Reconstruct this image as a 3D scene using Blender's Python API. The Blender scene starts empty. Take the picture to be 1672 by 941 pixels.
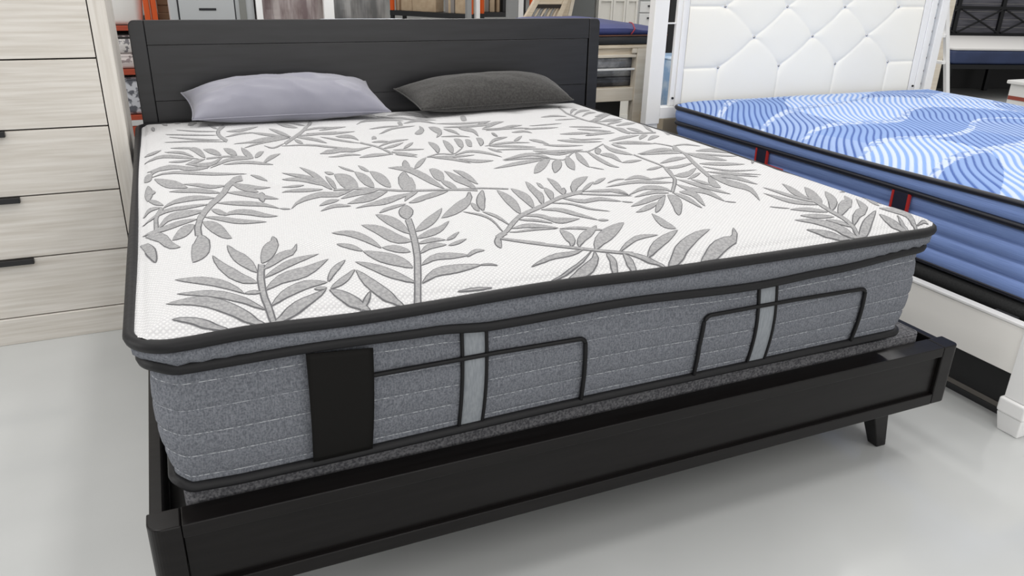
import bpy, bmesh, math, random
from mathutils import Vector, Matrix, Euler
random.seed(7)
SC = bpy.context.scene
COL = SC.collection
PI = math.pi

# ---------------------------------------------------------------- camera
cam = bpy.data.cameras.new('camera'); camo = bpy.data.objects.new('camera', cam); COL.objects.link(camo)
yaw, pitch, roll = math.radians(24.06404541), math.radians(22.53361903), math.radians(1.29821051)
fwd = Vector((math.sin(yaw) * math.cos(pitch), math.cos(yaw) * math.cos(pitch), -math.sin(pitch)))
rgt = Vector((math.cos(yaw), -math.sin(yaw), 0)); up = rgt.cross(fwd)
r2 = rgt * math.cos(roll) + up * math.sin(roll); u2 = -rgt * math.sin(roll) + up * math.cos(roll)
m = Matrix((r2, u2, -fwd)).transposed().to_4x4(); m.translation = Vector((0.0373, -1.347, 1.3453))
camo.matrix_world = m
cam.sensor_fit = 'HORIZONTAL'; cam.sensor_width = 36.0; cam.lens = 36.0 * 1259.638 / 1672.0
cam.clip_start = 0.02; cam.clip_end = 200
SC.camera = camo

# ---------------------------------------------------------------- light and exposure
vs = SC.view_settings
vs.view_transform = 'Standard'; vs.look = 'None'; vs.gamma = 1.0; vs.use_curve_mapping = False
vs.exposure = 0.0
W = bpy.data.worlds.new('world'); SC.world = W; W.use_nodes = True
bg = W.node_tree.nodes['Background']; bg.inputs[0].default_value = (1.0, 0.985, 0.96, 1); bg.inputs[1].default_value = 0.58
def area_light(name, loc, rot, sx, sy, power, col=(1, 0.98, 0.95)):
    l = bpy.data.lights.new(name, 'AREA'); l.shape = 'RECTANGLE'; l.size = sx; l.size_y = sy
    l.energy = power; l.color = col
    o = bpy.data.objects.new(name, l); COL.objects.link(o); o.location = loc; o.rotation_euler = rot
    return o
for i, (lx, ly, p) in enumerate([(-1.6, 0.2, 105), (-3.8, 0.8, 90), (1.2, 0.4, 120), (4.0, 0.2, 130), (-1.0, 3.6, 95), (2.2, 3.8, 105), (5.2, 3.6, 95),
                                 (8.5, 5.0, 150), (3.5, 9.5, 220), (-1.5, -3.2, 90), (3.0, -3.4, 130)]):
    area_light('ceiling_strip_light', (lx, ly, 4.3), (0, 0, 0), 0.5, 2.4, p * 0.38)
area_light('soft_fill_light', (1.2, -6.5, 2.2), (math.radians(82), 0, 0), 7.0, 2.6, 110, (1, 0.99, 0.97))  # added soft fill from behind the camera, brightens the front faces
area_light('soft_fill_light', (-7.5, 0.5, 2.4), (math.radians(80), 0, math.radians(-90)), 6.0, 2.6, 220, (1, 0.99, 0.97))  # added side fill to lift left-facing surfaces such as the white rail

# ---------------------------------------------------------------- helpers
def lin(c):
    return tuple(((v / 255.0) / 12.92 if v / 255.0 <= 0.04045 else ((v / 255.0 + 0.055) / 1.055) ** 2.4) for v in c) + (1.0,)
def mat(name, c, rough=0.5, metal=0.0, spec=0.5, coat=0.0, c2=None, nscale=20.0, stretch=(1, 1, 1), bump=0.0, bscale=None, detail=4.0, trans=0.0, alpha=1.0, lo=0.35, hi=0.65, sheen=0.0):
    M = bpy.data.materials.new(name); M.use_nodes = True
    nt = M.node_tree; b = nt.nodes['Principled BSDF']
    b.inputs['Base Color'].default_value = lin(c); b.inputs['Roughness'].default_value = rough
    b.inputs['Metallic'].default_value = metal; b.inputs['Specular IOR Level'].default_value = spec
    b.inputs['Coat Weight'].default_value = coat; b.inputs['Coat Roughness'].default_value = 0.15
    b.inputs['Sheen Weight'].default_value = sheen
    b.inputs['Transmission Weight'].default_value = trans; b.inputs['Alpha'].default_value = alpha
    if c2 is not None or bump:
        tc = nt.nodes.new('ShaderNodeTexCoord'); mp = nt.nodes.new('ShaderNodeMapping')
        mp.inputs['Scale'].default_value = stretch
        nt.links.new(tc.outputs['Object'], mp.inputs['Vector'])
        n = nt.nodes.new('ShaderNodeTexNoise'); n.inputs['Scale'].default_value = nscale; n.inputs['Detail'].default_value = detail
        nt.links.new(mp.outputs[0], n.inputs['Vector'])
        if c2 is not None:
            mr = nt.nodes.new('ShaderNodeMapRange'); mr.inputs[1].default_value = lo; mr.inputs[2].default_value = hi
            nt.links.new(n.outputs['Fac'], mr.inputs[0])
            mx = nt.nodes.new('ShaderNodeMix'); mx.data_type = 'RGBA'
            mx.inputs['A'].default_value = lin(c); mx.inputs['B'].default_value = lin(c2)
            nt.links.new(mr.outputs[0], mx.inputs['Factor']); nt.links.new(mx.outputs['Result'], b.inputs['Base Color'])
        if bump:
            n2 = n
            if bscale:
                n2 = nt.nodes.new('ShaderNodeTexNoise'); n2.inputs['Scale'].default_value = bscale; n2.inputs['Detail'].default_value = 3
                nt.links.new(mp.outputs[0], n2.inputs['Vector'])
            bp = nt.nodes.new('ShaderNodeBump'); bp.inputs['Strength'].default_value = bump; bp.inputs['Distance'].default_value = 0.004
            nt.links.new(n2.outputs['Fac'], bp.inputs['Height']); nt.links.new(bp.outputs[0], b.inputs['Normal'])
    return M

class MB:
    """collects vertices and faces (world coordinates) and links them as ONE mesh object"""
    def __init__(s): s.v = []; s.f = []; s.mi = []
    def add(s, vs, fs, mi=0):
        o = len(s.v); s.v += [tuple(p) for p in vs]; s.f += [tuple(i + o for i in f) for f in fs]; s.mi += [mi] * len(fs); return s
    def box(s, x0, x1, y0, y1, z0, z1, mi=0, M=None):
        vs = [(x, y, z) for z in (z0, z1) for y in (y0, y1) for x in (x0, x1)]
        if M is not None: vs = [tuple(M @ Vector(p)) for p in vs]
        return s.add(vs, [(0, 2, 3, 1), (4, 5, 7, 6), (0, 1, 5, 4), (2, 6, 7, 3), (0, 4, 6, 2), (1, 3, 7, 5)], mi)
    def prism(s, pts, z0, z1, mi=0, axis='z'):
        n = len(pts)
        if axis == 'z': A = [(x, y, z0) for x, y in pts]; B_ = [(x, y, z1) for x, y in pts]
        elif axis == 'y': A = [(x, z0, y) for x, y in pts]; B_ = [(x, z1, y) for x, y in pts]
        else: A = [(z0, x, y) for x, y in pts]; B_ = [(z1, x, y) for x, y in pts]
        fs = [tuple(range(n))[::-1], tuple(range(n, 2 * n))] + [(i, (i + 1) % n, n + (i + 1) % n, n + i) for i in range(n)]
        return s.add(A + B_, fs, mi)
    def frustum(s, c0, a0, b0, c1, a1, b1, mi=0):
        vs = [(c0[0] + sx * a0, c0[1] + sy * b0, c0[2]) for sx, sy in ((-1, -1), (1, -1), (1, 1), (-1, 1))]
        vs += [(c1[0] + sx * a1, c1[1] + sy * b1, c1[2]) for sx, sy in ((-1, -1), (1, -1), (1, 1), (-1, 1))]
        return s.add(vs, [(3, 2, 1, 0), (4, 5, 6, 7), (0, 1, 5, 4), (1, 2, 6, 5), (2, 3, 7, 6), (3, 0, 4, 7)], mi)
    def tube(s, pts, r, seg=8, closed=False, mi=0, squash=1.0, caps=True):
        pts = [Vector(p) for p in pts]; n = len(pts); rows = []
        for i, p in enumerate(pts):
            a = pts[(i - 1) % n] if (closed or i > 0) else p
            b = pts[(i + 1) % n] if (closed or i < n - 1) else p
            t = (b - a).normalized()
            ref = Vector((0, 0, 1)) if abs(t.z) < 0.9 else Vector((0, 1, 0))
            u = t.cross(ref).normalized(); w = u.cross(t).normalized()
            rr = r[i] if isinstance(r, (list, tuple)) else r
            rows.append([p + u * (rr * math.cos(2 * PI * k / seg)) + w * (rr * squash * math.sin(2 * PI * k / seg)) for k in range(seg)])
        vs = [q for row in rows for q in row]; fs = []
        for i in range(n if closed else n - 1):
            j = (i + 1) % n
            for k in range(seg):
                l = (k + 1) % seg
                fs.append((i * seg + k, i * seg + l, j * seg + l, j * seg + k))
        if caps and not closed:
            fs.append(tuple(range(seg))); fs.append(tuple(range((n - 1) * seg, n * seg))[::-1])
        return s.add(vs, fs, mi)
    def grid(s, rows, mi=0, closed_u=False):
        nr, nc = len(rows), len(rows[0]); vs = [p for r in rows for p in r]; fs = []
        for i in range(nr - 1):
            for j in range(nc if closed_u else nc - 1):
                k = (j + 1) % nc
                fs.append((i * nc + j, i * nc + k, (i + 1) * nc + k, (i + 1) * nc + j))
        return s.add(vs, fs, mi)
    def build(s, name, mats, parent=None, smooth=False, bevel=0.0, seg=2, local=False, fix=True):
        me = bpy.data.meshes.new(name)
        off = Vector((0, 0, 0))
        if parent is not None and not local:
            q = parent
            while q is not None: off += q.location; q = q.parent
        me.from_pydata([tuple(Vector(p) - off) for p in s.v], [], s.f)
        if not isinstance(mats, (list, tuple)): mats = [mats]
        for M in mats: me.materials.append(M)
        me.polygons.foreach_set('material_index', s.mi)
        if fix:
            bm = bmesh.new(); bm.from_mesh(me); bmesh.ops.recalc_face_normals(bm, faces=bm.faces); bm.to_mesh(me); bm.free()
        if smooth: me.polygons.foreach_set('use_smooth', [True] * len(me.polygons))
        me.update()
        o = bpy.data.objects.new(name, me); COL.objects.link(o)
        if parent is not None: o.parent = parent
        if bevel:
            md = o.modifiers.new('bevel', 'BEVEL'); md.width = bevel; md.segments = seg; md.limit_method = 'ANGLE'; md.angle_limit = math.radians(35)
        return o
def tag(o, label, cat, group=None):
    o['label'] = label; o['category'] = cat
    if group: o['group'] = group
    return o
def thing(name, label, cat, loc=(0, 0, 0), rz=0.0, group=None):
    o = bpy.data.objects.new(name, None); o.empty_display_size = 0.1; COL.objects.link(o)
    o.location = loc; o.rotation_euler = (0, 0, rz)
    return tag(o, label, cat, group)
def struct(o): o['kind'] = 'structure'; return o
def lerp_tab(tab, x):
    if x <= tab[0][0]: return tab[0][1]
    for (a, va), (b, vb) in zip(tab, tab[1:]):
        if x <= b:
            f = (x - a) / (b - a); f = f * f * (3 - 2 * f); return va + (vb - va) * f
    return tab[-1][1]
def perimeter(x0, x1, y0, y1, r, step=0.02):
    """rounded rectangle, counter-clockwise from the front left: (x, y, nx, ny)"""
    P = []
    def line(ax, ay, bx, by, nx, ny):
        n = max(2, int(math.hypot(bx - ax, by - ay) / step))
        for i in range(n): P.append((ax + (bx - ax) * i / n, ay + (by - ay) * i / n, nx, ny))
    def arc(cx, cy, a0):
        n = 10
        for i in range(n):
            a = a0 + PI / 2 * i / n; P.append((cx + r * math.cos(a), cy + r * math.sin(a), math.cos(a), math.sin(a)))
    line(x0 + r, y0, x1 - r, y0, 0, -1); arc(x1 - r, y0 + r, -PI / 2)
    line(x1, y0 + r, x1, y1 - r, 1, 0); arc(x1 - r, y1 - r, 0)
    line(x1 - r, y1, x0 + r, y1, 0, 1); arc(x0 + r, y1 - r, PI / 2)
    line(x0, y1 - r, x0, y0 + r, -1, 0); arc(x0 + r, y0 + r, PI)
    return P
def loft(mb, per, prof, mi=0):
    """prof: list of (offset, z or z(x,y)); rings are closed"""
    rows = []
    for off, z in prof:
        rows.append([(x + nx * off, y + ny * off, z(x, y) if callable(z) else z) for x, y, nx, ny in per])
    mb.grid(rows, mi, closed_u=True); return mb
def ring(per, off, z): return [(x + nx * off, y + ny * off, z(x, y) if callable(z) else z) for x, y, nx, ny in per]
def sq_grid(x0, x1, y0, y1, r, nx, ny, zf, dense=0.0):
    """grid whose corners follow a rounded rectangle"""
    rows = []
    for j in range(ny + 1):
        row = []
        for i in range(nx + 1):
            s_, t_ = i / nx, j / ny
            s_ -= dense * math.sin(2 * PI * s_) / (2 * PI); t_ -= dense * math.sin(2 * PI * t_) / (2 * PI)
            x = x0 + (x1 - x0) * s_; y = y0 + (y1 - y0) * t_
            cx = x0 + r if x < x0 + r else (x1 - r if x > x1 - r else None)
            cy = y0 + r if y < y0 + r else (y1 - r if y > y1 - r else None)
            if cx is not None and cy is not None:
                a, b = (x - cx) / r, (y - cy) / r; d = math.hypot(a, b); mxx = max(abs(a), abs(b))
                if d > 1e-6: x = cx + a / d * mxx * r; y = cy + b / d * mxx * r
            row.append((x, y, zf(x, y)))
        rows.append(row)
    return rows
def vnoise(x, y, s=0):
    """smooth value noise"""
    def hsh(i, j):
        n = (i * 374761393 + j * 668265263 + s * 974711) & 0xffffffff
        n = ((n ^ (n >> 13)) * 1274126177) & 0xffffffff
        return ((n ^ (n >> 16)) & 0xffff) / 65535.0
    i, j = math.floor(x), math.floor(y); f, g = x - i, y - j; f = f * f * (3 - 2 * f); g = g * g * (3 - 2 * g)
    return (hsh(i, j) * (1 - f) + hsh(i + 1, j) * f) * (1 - g) + (hsh(i, j + 1) * (1 - f) + hsh(i + 1, j + 1) * f) * g

# ---------------------------------------------------------------- materials
wood_black = mat('espresso_wood', (22, 20, 20), 0.32, c2=(17, 15, 15), nscale=6, stretch=(1, 12, 12), bump=0.05, spec=0.22)
wood_head = mat('espresso_wood_lit', (34, 34, 37), 0.36, c2=(27, 27, 29), nscale=5, stretch=(1, 9, 9), bump=0.05, spec=0.5)  # paler copy of the espresso wood, ceiling gloss put into the colour
knit_white = None
leaf_grey = mat('leaf_weave', (160, 160, 161), 0.85, c2=(140, 140, 142), nscale=160, bump=0.25, bscale=500, spec=0.2, lo=0.4, hi=0.6)
leaf_line = mat('leaf_outline', (100, 100, 103), 0.85, spec=0.2)
tape_black = mat('black_tape', (28, 28, 30), 0.5, bump=0.25, nscale=60, spec=0.25)
piping_black = mat('black_piping', (17, 17, 19), 0.45, spec=0.25)
label_black = mat('black_tag', (20, 19, 18), 0.6, spec=0.12)
strap_grey = mat('grey_ribbon', (141, 146, 151), 0.6, c2=(127, 132, 138), nscale=300, stretch=(1, 1, 0.15), spec=0.35)
thread = mat('pale_thread', (176, 179, 184), 0.8, c2=(120, 124, 131), nscale=170, lo=0.45, hi=0.55)
charcoal_fabric = mat('charcoal_fabric', (118, 118, 121), 0.95, c2=(78, 78, 82), nscale=180, bump=0.4, detail=6, spec=0.2, lo=0.38, hi=0.62)
steel_dark = mat('dark_steel', (46, 47, 50), 0.4, metal=0.6)

def heather(name, c, c2, c3):
    M = mat(name, c, 0.92, spec=0.22, c2=c2, nscale=260, detail=5, bump=0.35, bscale=420, lo=0.4, hi=0.6)
    nt = M.node_tree; b = nt.nodes['Principled BSDF']; mx = [n for n in nt.nodes if n.bl_idname == 'ShaderNodeMix'][0]
    tc = [n for n in nt.nodes if n.bl_idname == 'ShaderNodeTexCoord'][0]
    mp = nt.nodes.new('ShaderNodeMapping'); mp.inputs['Scale'].default_value = (1, 1, 0.2)
    n = nt.nodes.new('ShaderNodeTexNoise'); n.inputs['Scale'].default_value = 420; n.inputs['Detail'].default_value = 3
    nt.links.new(tc.outputs['Object'], mp.inputs[0]); nt.links.new(mp.outputs[0], n.inputs['Vector'])
    mr = nt.nodes.new('ShaderNodeMapRange'); mr.inputs[1].default_value = 0.45; mr.inputs[2].default_value = 0.8; mr.inputs[4].default_value = 0.55
    nt.links.new(n.outputs['Fac'], mr.inputs[0])
    m2 = nt.nodes.new('ShaderNodeMix'); m2.data_type = 'RGBA'; m2.inputs['B'].default_value = lin(c3)
    nt.links.new(mx.outputs['Result'], m2.inputs['A']); nt.links.new(mr.outputs[0], m2.inputs['Factor'])
    nt.links.new(m2.outputs['Result'], b.inputs['Base Color'])
    return M
heather_grey = heather('heather_grey_fabric', (116, 119, 126), (92, 95, 102), (146, 149, 156))

def knit(name, c, c2):
    M = bpy.data.materials.new(name); M.use_nodes = True; nt = M.node_tree; b = nt.nodes['Principled BSDF']
    b.inputs['Roughness'].default_value = 0.9; b.inputs['Specular IOR Level'].default_value = 0.2
    tc = nt.nodes.new('ShaderNodeTexCoord'); hs = []
    for rot in (0.9, -0.65):
        mp = nt.nodes.new('ShaderNodeMapping'); mp.inputs['Rotation'].default_value = (0, 0, rot)
        w = nt.nodes.new('ShaderNodeTexWave'); w.inputs['Scale'].default_value = 42; w.inputs['Distortion'].default_value = 1.2; w.inputs['Detail Scale'].default_value = 3
        nt.links.new(tc.outputs['Object'], mp.inputs[0]); nt.links.new(mp.outputs[0], w.inputs['Vector']); hs.append(w)
    ad = nt.nodes.new('ShaderNodeMath'); ad.operation = 'MULTIPLY'
    nt.links.new(hs[0].outputs['Fac'], ad.inputs[0]); nt.links.new(hs[1].outputs['Fac'], ad.inputs[1])
    mr = nt.nodes.new('ShaderNodeMapRange'); mr.inputs[1].default_value = 0.0; mr.inputs[2].default_value = 0.45
    nt.links.new(ad.outputs[0], mr.inputs[0])
    mx = nt.nodes.new('ShaderNodeMix'); mx.data_type = 'RGBA'; mx.inputs['A'].default_value = lin(c2); mx.inputs['B'].default_value = lin(c)
    nt.links.new(mr.outputs[0], mx.inputs['Factor']); nt.links.new(mx.outputs['Result'], b.inputs['Base Color'])
    bp = nt.nodes.new('ShaderNodeBump'); bp.inputs['Strength'].default_value = 0.5; bp.inputs['Distance'].default_value = 0.003
    nt.links.new(ad.outputs[0], bp.inputs['Height']); nt.links.new(bp.outputs[0], b.inputs['Normal'])
    return M
knit_white = knit('white_knit', (214, 214, 215), (192, 192, 194))

# ---------------------------------------------------------------- setting
def floor_material():
    M = mat('polished_concrete', (193, 195, 195), 0.13, c2=(184, 186, 186), nscale=1.3, detail=5, spec=0.5)
    return M
fl = MB(); fl.box(-9, 22, -9, 34, -0.1, 0.0)
struct(fl.build('floor', floor_material()))
wallm = mat('painted_wall', (176, 174, 170), 0.9, c2=(166, 164, 160), nscale=0.6)
struct(MB().box(-9, 22, 34, 34.2, 0, 7).build('wall_back', wallm))
struct(MB().box(-9.2, -9, -9, 34, 0, 7).build('wall_left', wallm))
struct(MB().box(22, 22.2, -9, 34, 0, 7).build('wall_right', wallm))

# ---------------------------------------------------------------- black platform bed
BX0, BX1, BY0, BYH = -0.107, 2.037, -0.045, 2.045
bed = thing('platform_bed', 'large espresso black wooden platform bed with plain headboard and splayed legs', 'bed', (0.965, 1.0, 0))
def post_outline(x0, x1, y0, y1, r, side):
    n = 8; pts = []
    if side < 0:
        pts = [(x1, y0), (x1, y1), (x0, y1)]
        pts += [(x0 + r + r * math.cos(PI + PI / 2 * k / n), y0 + r + r * math.sin(PI + PI / 2 * k / n)) for k in range(n + 1)]
    else:
        pts = [(x0, y1), (x0, y0)][::-1]
        pts = [(x0, y0)] + [(x1 - r + r * math.cos(-PI / 2 + PI / 2 * k / n), y0 + r + r * math.sin(-PI / 2 + PI / 2 * k / n)) for k in range(n + 1)] + [(x1, y1), (x0, y1)]
    return pts
fz0, fz1 = 0.183, 0.370
fb = MB()
fb.box(BX0 + 0.061, BX1 - 0.061, BY0 + 0.012, BY0 + 0.040, fz0 + 0.03, fz1 - 0.02)
foot = fb.build('footboard_panel', wood_black, bed, bevel=0.001)
MB().box(BX0 + 0.061, BX1 - 0.061, BY0, BY0 + 0.060, fz1 - 0.030, fz1).build('footboard_top_rail', wood_black, bed, bevel=0.002)
MB().box(BX0 + 0.061, BX1 - 0.061, BY0, BY0 + 0.046, fz0, fz0 + 0.034).build('footboard_bottom_rail', wood_black, bed, bevel=0.002)
MB().prism(post_outline(BX0, BX0 + 0.060, BY0, BY0 + 0.060, 0.030, -1), fz0, fz1).build('corner_post', wood_black, bed, bevel=0.003)
MB().prism(post_outline(BX1 - 0.060, BX1, BY0, BY0 + 0.060, 0.018, 1), fz0, fz1).build('corner_post', wood_black, bed, bevel=0.003)
for s, xa, xb in ((-1, BX0 + 0.004, BX0 + 0.030), (1, BX1 - 0.030, BX1 - 0.004)):
    MB().box(xa, xb, BY0 + 0.061, BYH, fz0 + 0.01, 0.362).build('side_rail', wood_black, bed, bevel=0.003)
MB().box(BX0 + 0.031, BX1 - 0.031, BY0 + 0.062, BYH, 0.232, 0.250).build('deck_panel', wood_black, bed)
def leg(xt, yt, xb, yb):
    mb = MB(); mb.frustum((xb, yb, 0.0), 0.019, 0.019, (xt, yt, fz0 + 0.02), 0.036, 0.030)
    mb.build('leg', wood_black, bed, bevel=0.004)
leg(1.845, 0.045, 1.920, 0.055); leg(0.085, 0.045, 0.010, 0.055)
leg(1.80, 1.86, 1.86, 1.93); leg(0.13, 1.86, 0.07, 1.93)
# headboard, leaning back very slightly
LEAN = 0.014
def hb_shift(z): return LEAN * (z - 0.37) / 0.76
def hb_box(name, x0, x1, z0, z1, y0, y1, bevel=0.0015):
    mb = MB(); mb.box(x0, x1, y0, y1, z0, z1)
    mb.v = [(x, y + hb_shift(z), z) for x, y, z in mb.v]
    return mb.build(name, wood_head, bed, bevel=bevel)
HX0, HX1 = -0.062, 1.992
def stile(x0, x1, outer):
    r = 0.022; n = 6
    if outer < 0: pts = [(x0, 0.10), (x1, 0.10), (x1, 1.131)] + [(x0 + r - r * math.sin(PI / 2 * k / n), 1.131 - r + r * math.cos(PI / 2 * k / n)) for k in range(n + 1)]
    else: pts = [(x0, 0.10), (x1, 0.10)] + [(x1 - r + r * math.cos(PI / 2 * k / n), 1.131 - r + r * math.sin(PI / 2 * k / n)) for k in range(n + 1)] + [(x0, 1.131)]
    mb = MB(); mb.prism(pts, 2.050, 2.088, axis='y'); mb.v = [(x, y + hb_shift(z), z) for x, y, z in mb.v]
    return mb.build('headboard_stile', wood_head, bed, bevel=0.003)
stile(HX0, -0.0065, -1); stile(1.9365, HX1, 1)
hb_box('headboard_top_plank', -0.005, 1.935, 1.0405, 1.131, 2.052, 2.086, 0.0012)
hb_box('headboard_middle_plank', -0.005, 1.930, 0.8275, 1.0395, 2.052, 2.086, 0.0012)
hb_box('headboard_lower_plank', -0.005, 1.930, 0.30, 0.8265, 2.0545, 2.086, 0.0012)
hb_box('headboard_backing', -0.05, 1.98, 0.28, 1.115, 2.0885, 2.095)

# fabric foundation inside the bed
fo = thing('bed_foundation', 'low charcoal fabric box foundation under the leaf patterned mattress', 'box spring', (0.965, 1.0, 0.25))
pf = perimeter(-0.037, 1.955, 0.024, 2.03, 0.02, 0.05)
def fz(d): return lambda x, y: 0.405 - d - 0.014 * max(0.0, min(1.0, x / 1.9))
mb = MB(); loft(mb, pf, [(-0.02, 0.2505), (0, 0.256), (0, fz(0.010)), (-0.004, fz(0.003)), (-0.014, fz(0))])
mb.add(ring(pf, -0.014, fz(0)), [tuple(range(len(pf)))]); mb.add(ring(pf, -0.02, 0.2505), [tuple(range(len(pf)))])
mb.build('cover', charcoal_fabric, fo)
mb = MB(); mb.tube(ring(pf, -0.004, fz(0.0038)), 0.004, 6, closed=True); mb.build('edge_piping', charcoal_fabric, fo, smooth=True)

# ---------------------------------------------------------------- leaf patterned mattress
MX0, MX1, MY0, MY1 = -0.078, 1.868, -0.030, 2.035
def crown(x, y):
    e = min(x - MX0, MX1 - x, y - MY0, MY1 - y); e = max(e, 0.0)
    f = min(1, max(0, (y - 1.3) / 0.7)); return 0.737 + 0.040 * (1 - 0.4 * f * f * (3 - 2 * f)) * (1 - math.exp(-e / 0.055))
TUFTS = [(0.30 + 0.45 * i + (0.22 if j % 2 else 0), 0.25 + 0.30 * j) for i in range(4) for j in range(6)]
def top_z(x, y):
    e = max(min(x - MX0, MX1 - x, y - MY0, MY1 - y), 0.0)
    z = crown(x, y)
    k = min(1, e / 0.15)
    z += k * 0.006 * (vnoise(x * 4.5, y * 4.5, 3) - 0.5)
    for tx, ty in TUFTS:
        d2 = (x - tx) ** 2 + (y - ty) ** 2
        if d2 < 0.02: z -= 0.007 * math.exp(-d2 / 0.0022)
    z -= 0.0025 * math.exp(-((e - 0.022) / 0.007) ** 2)      # stitched edge groove
    return z
T2 = [(-0.06, 0.689), (0.0, 0.681), (0.216, 0.683), (0.457, 0.676), (0.59, 0.665), (0.884, 0.669), (1.278, 0.655), (1.50, 0.662), (1.828, 0.681)]
def z2(x, y):
    zf = lerp_tab(T2, x); k = max(0.0, min(1.0, (y - 0.05) / 0.4)); return zf * (1 - k) + (0.678 + 0.006 * math.sin(y * 5 + x)) * k
T1 = [(0.0, 0.733), (0.11, 0.737), (0.335, 0.731), (0.715, 0.737), (1.04, 0.730), (1.4, 0.729), (1.85, 0.731)]
def z1(x, y):
    zf = lerp_tab(T1, x); k = max(0.0, min(1.0, (y - 0.05) / 0.4)); return zf * (1 - k) + (0.734 + 0.004 * math.sin(y * 4 + 2 * x)) * k
TB = [(-0.07, 0.430), (-0.02, 0.418), (0.076, 0.414), (0.9, 0.424), (1.86, 0.426)]
def zb(x, y):
    zf = lerp_tab(TB, x); k = max(0.0, min(1.0, (y - 0.05) / 0.4)); return zf * (1 - k) + 0.424 * k
mt = thing('mattress', 'thick pillow top mattress with grey leaf pattern and heather grey sides', 'mattress', (0.9, 1.0, 0.41))
per = perimeter(MX0, MX1, MY0, MY1, 0.07)
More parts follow.
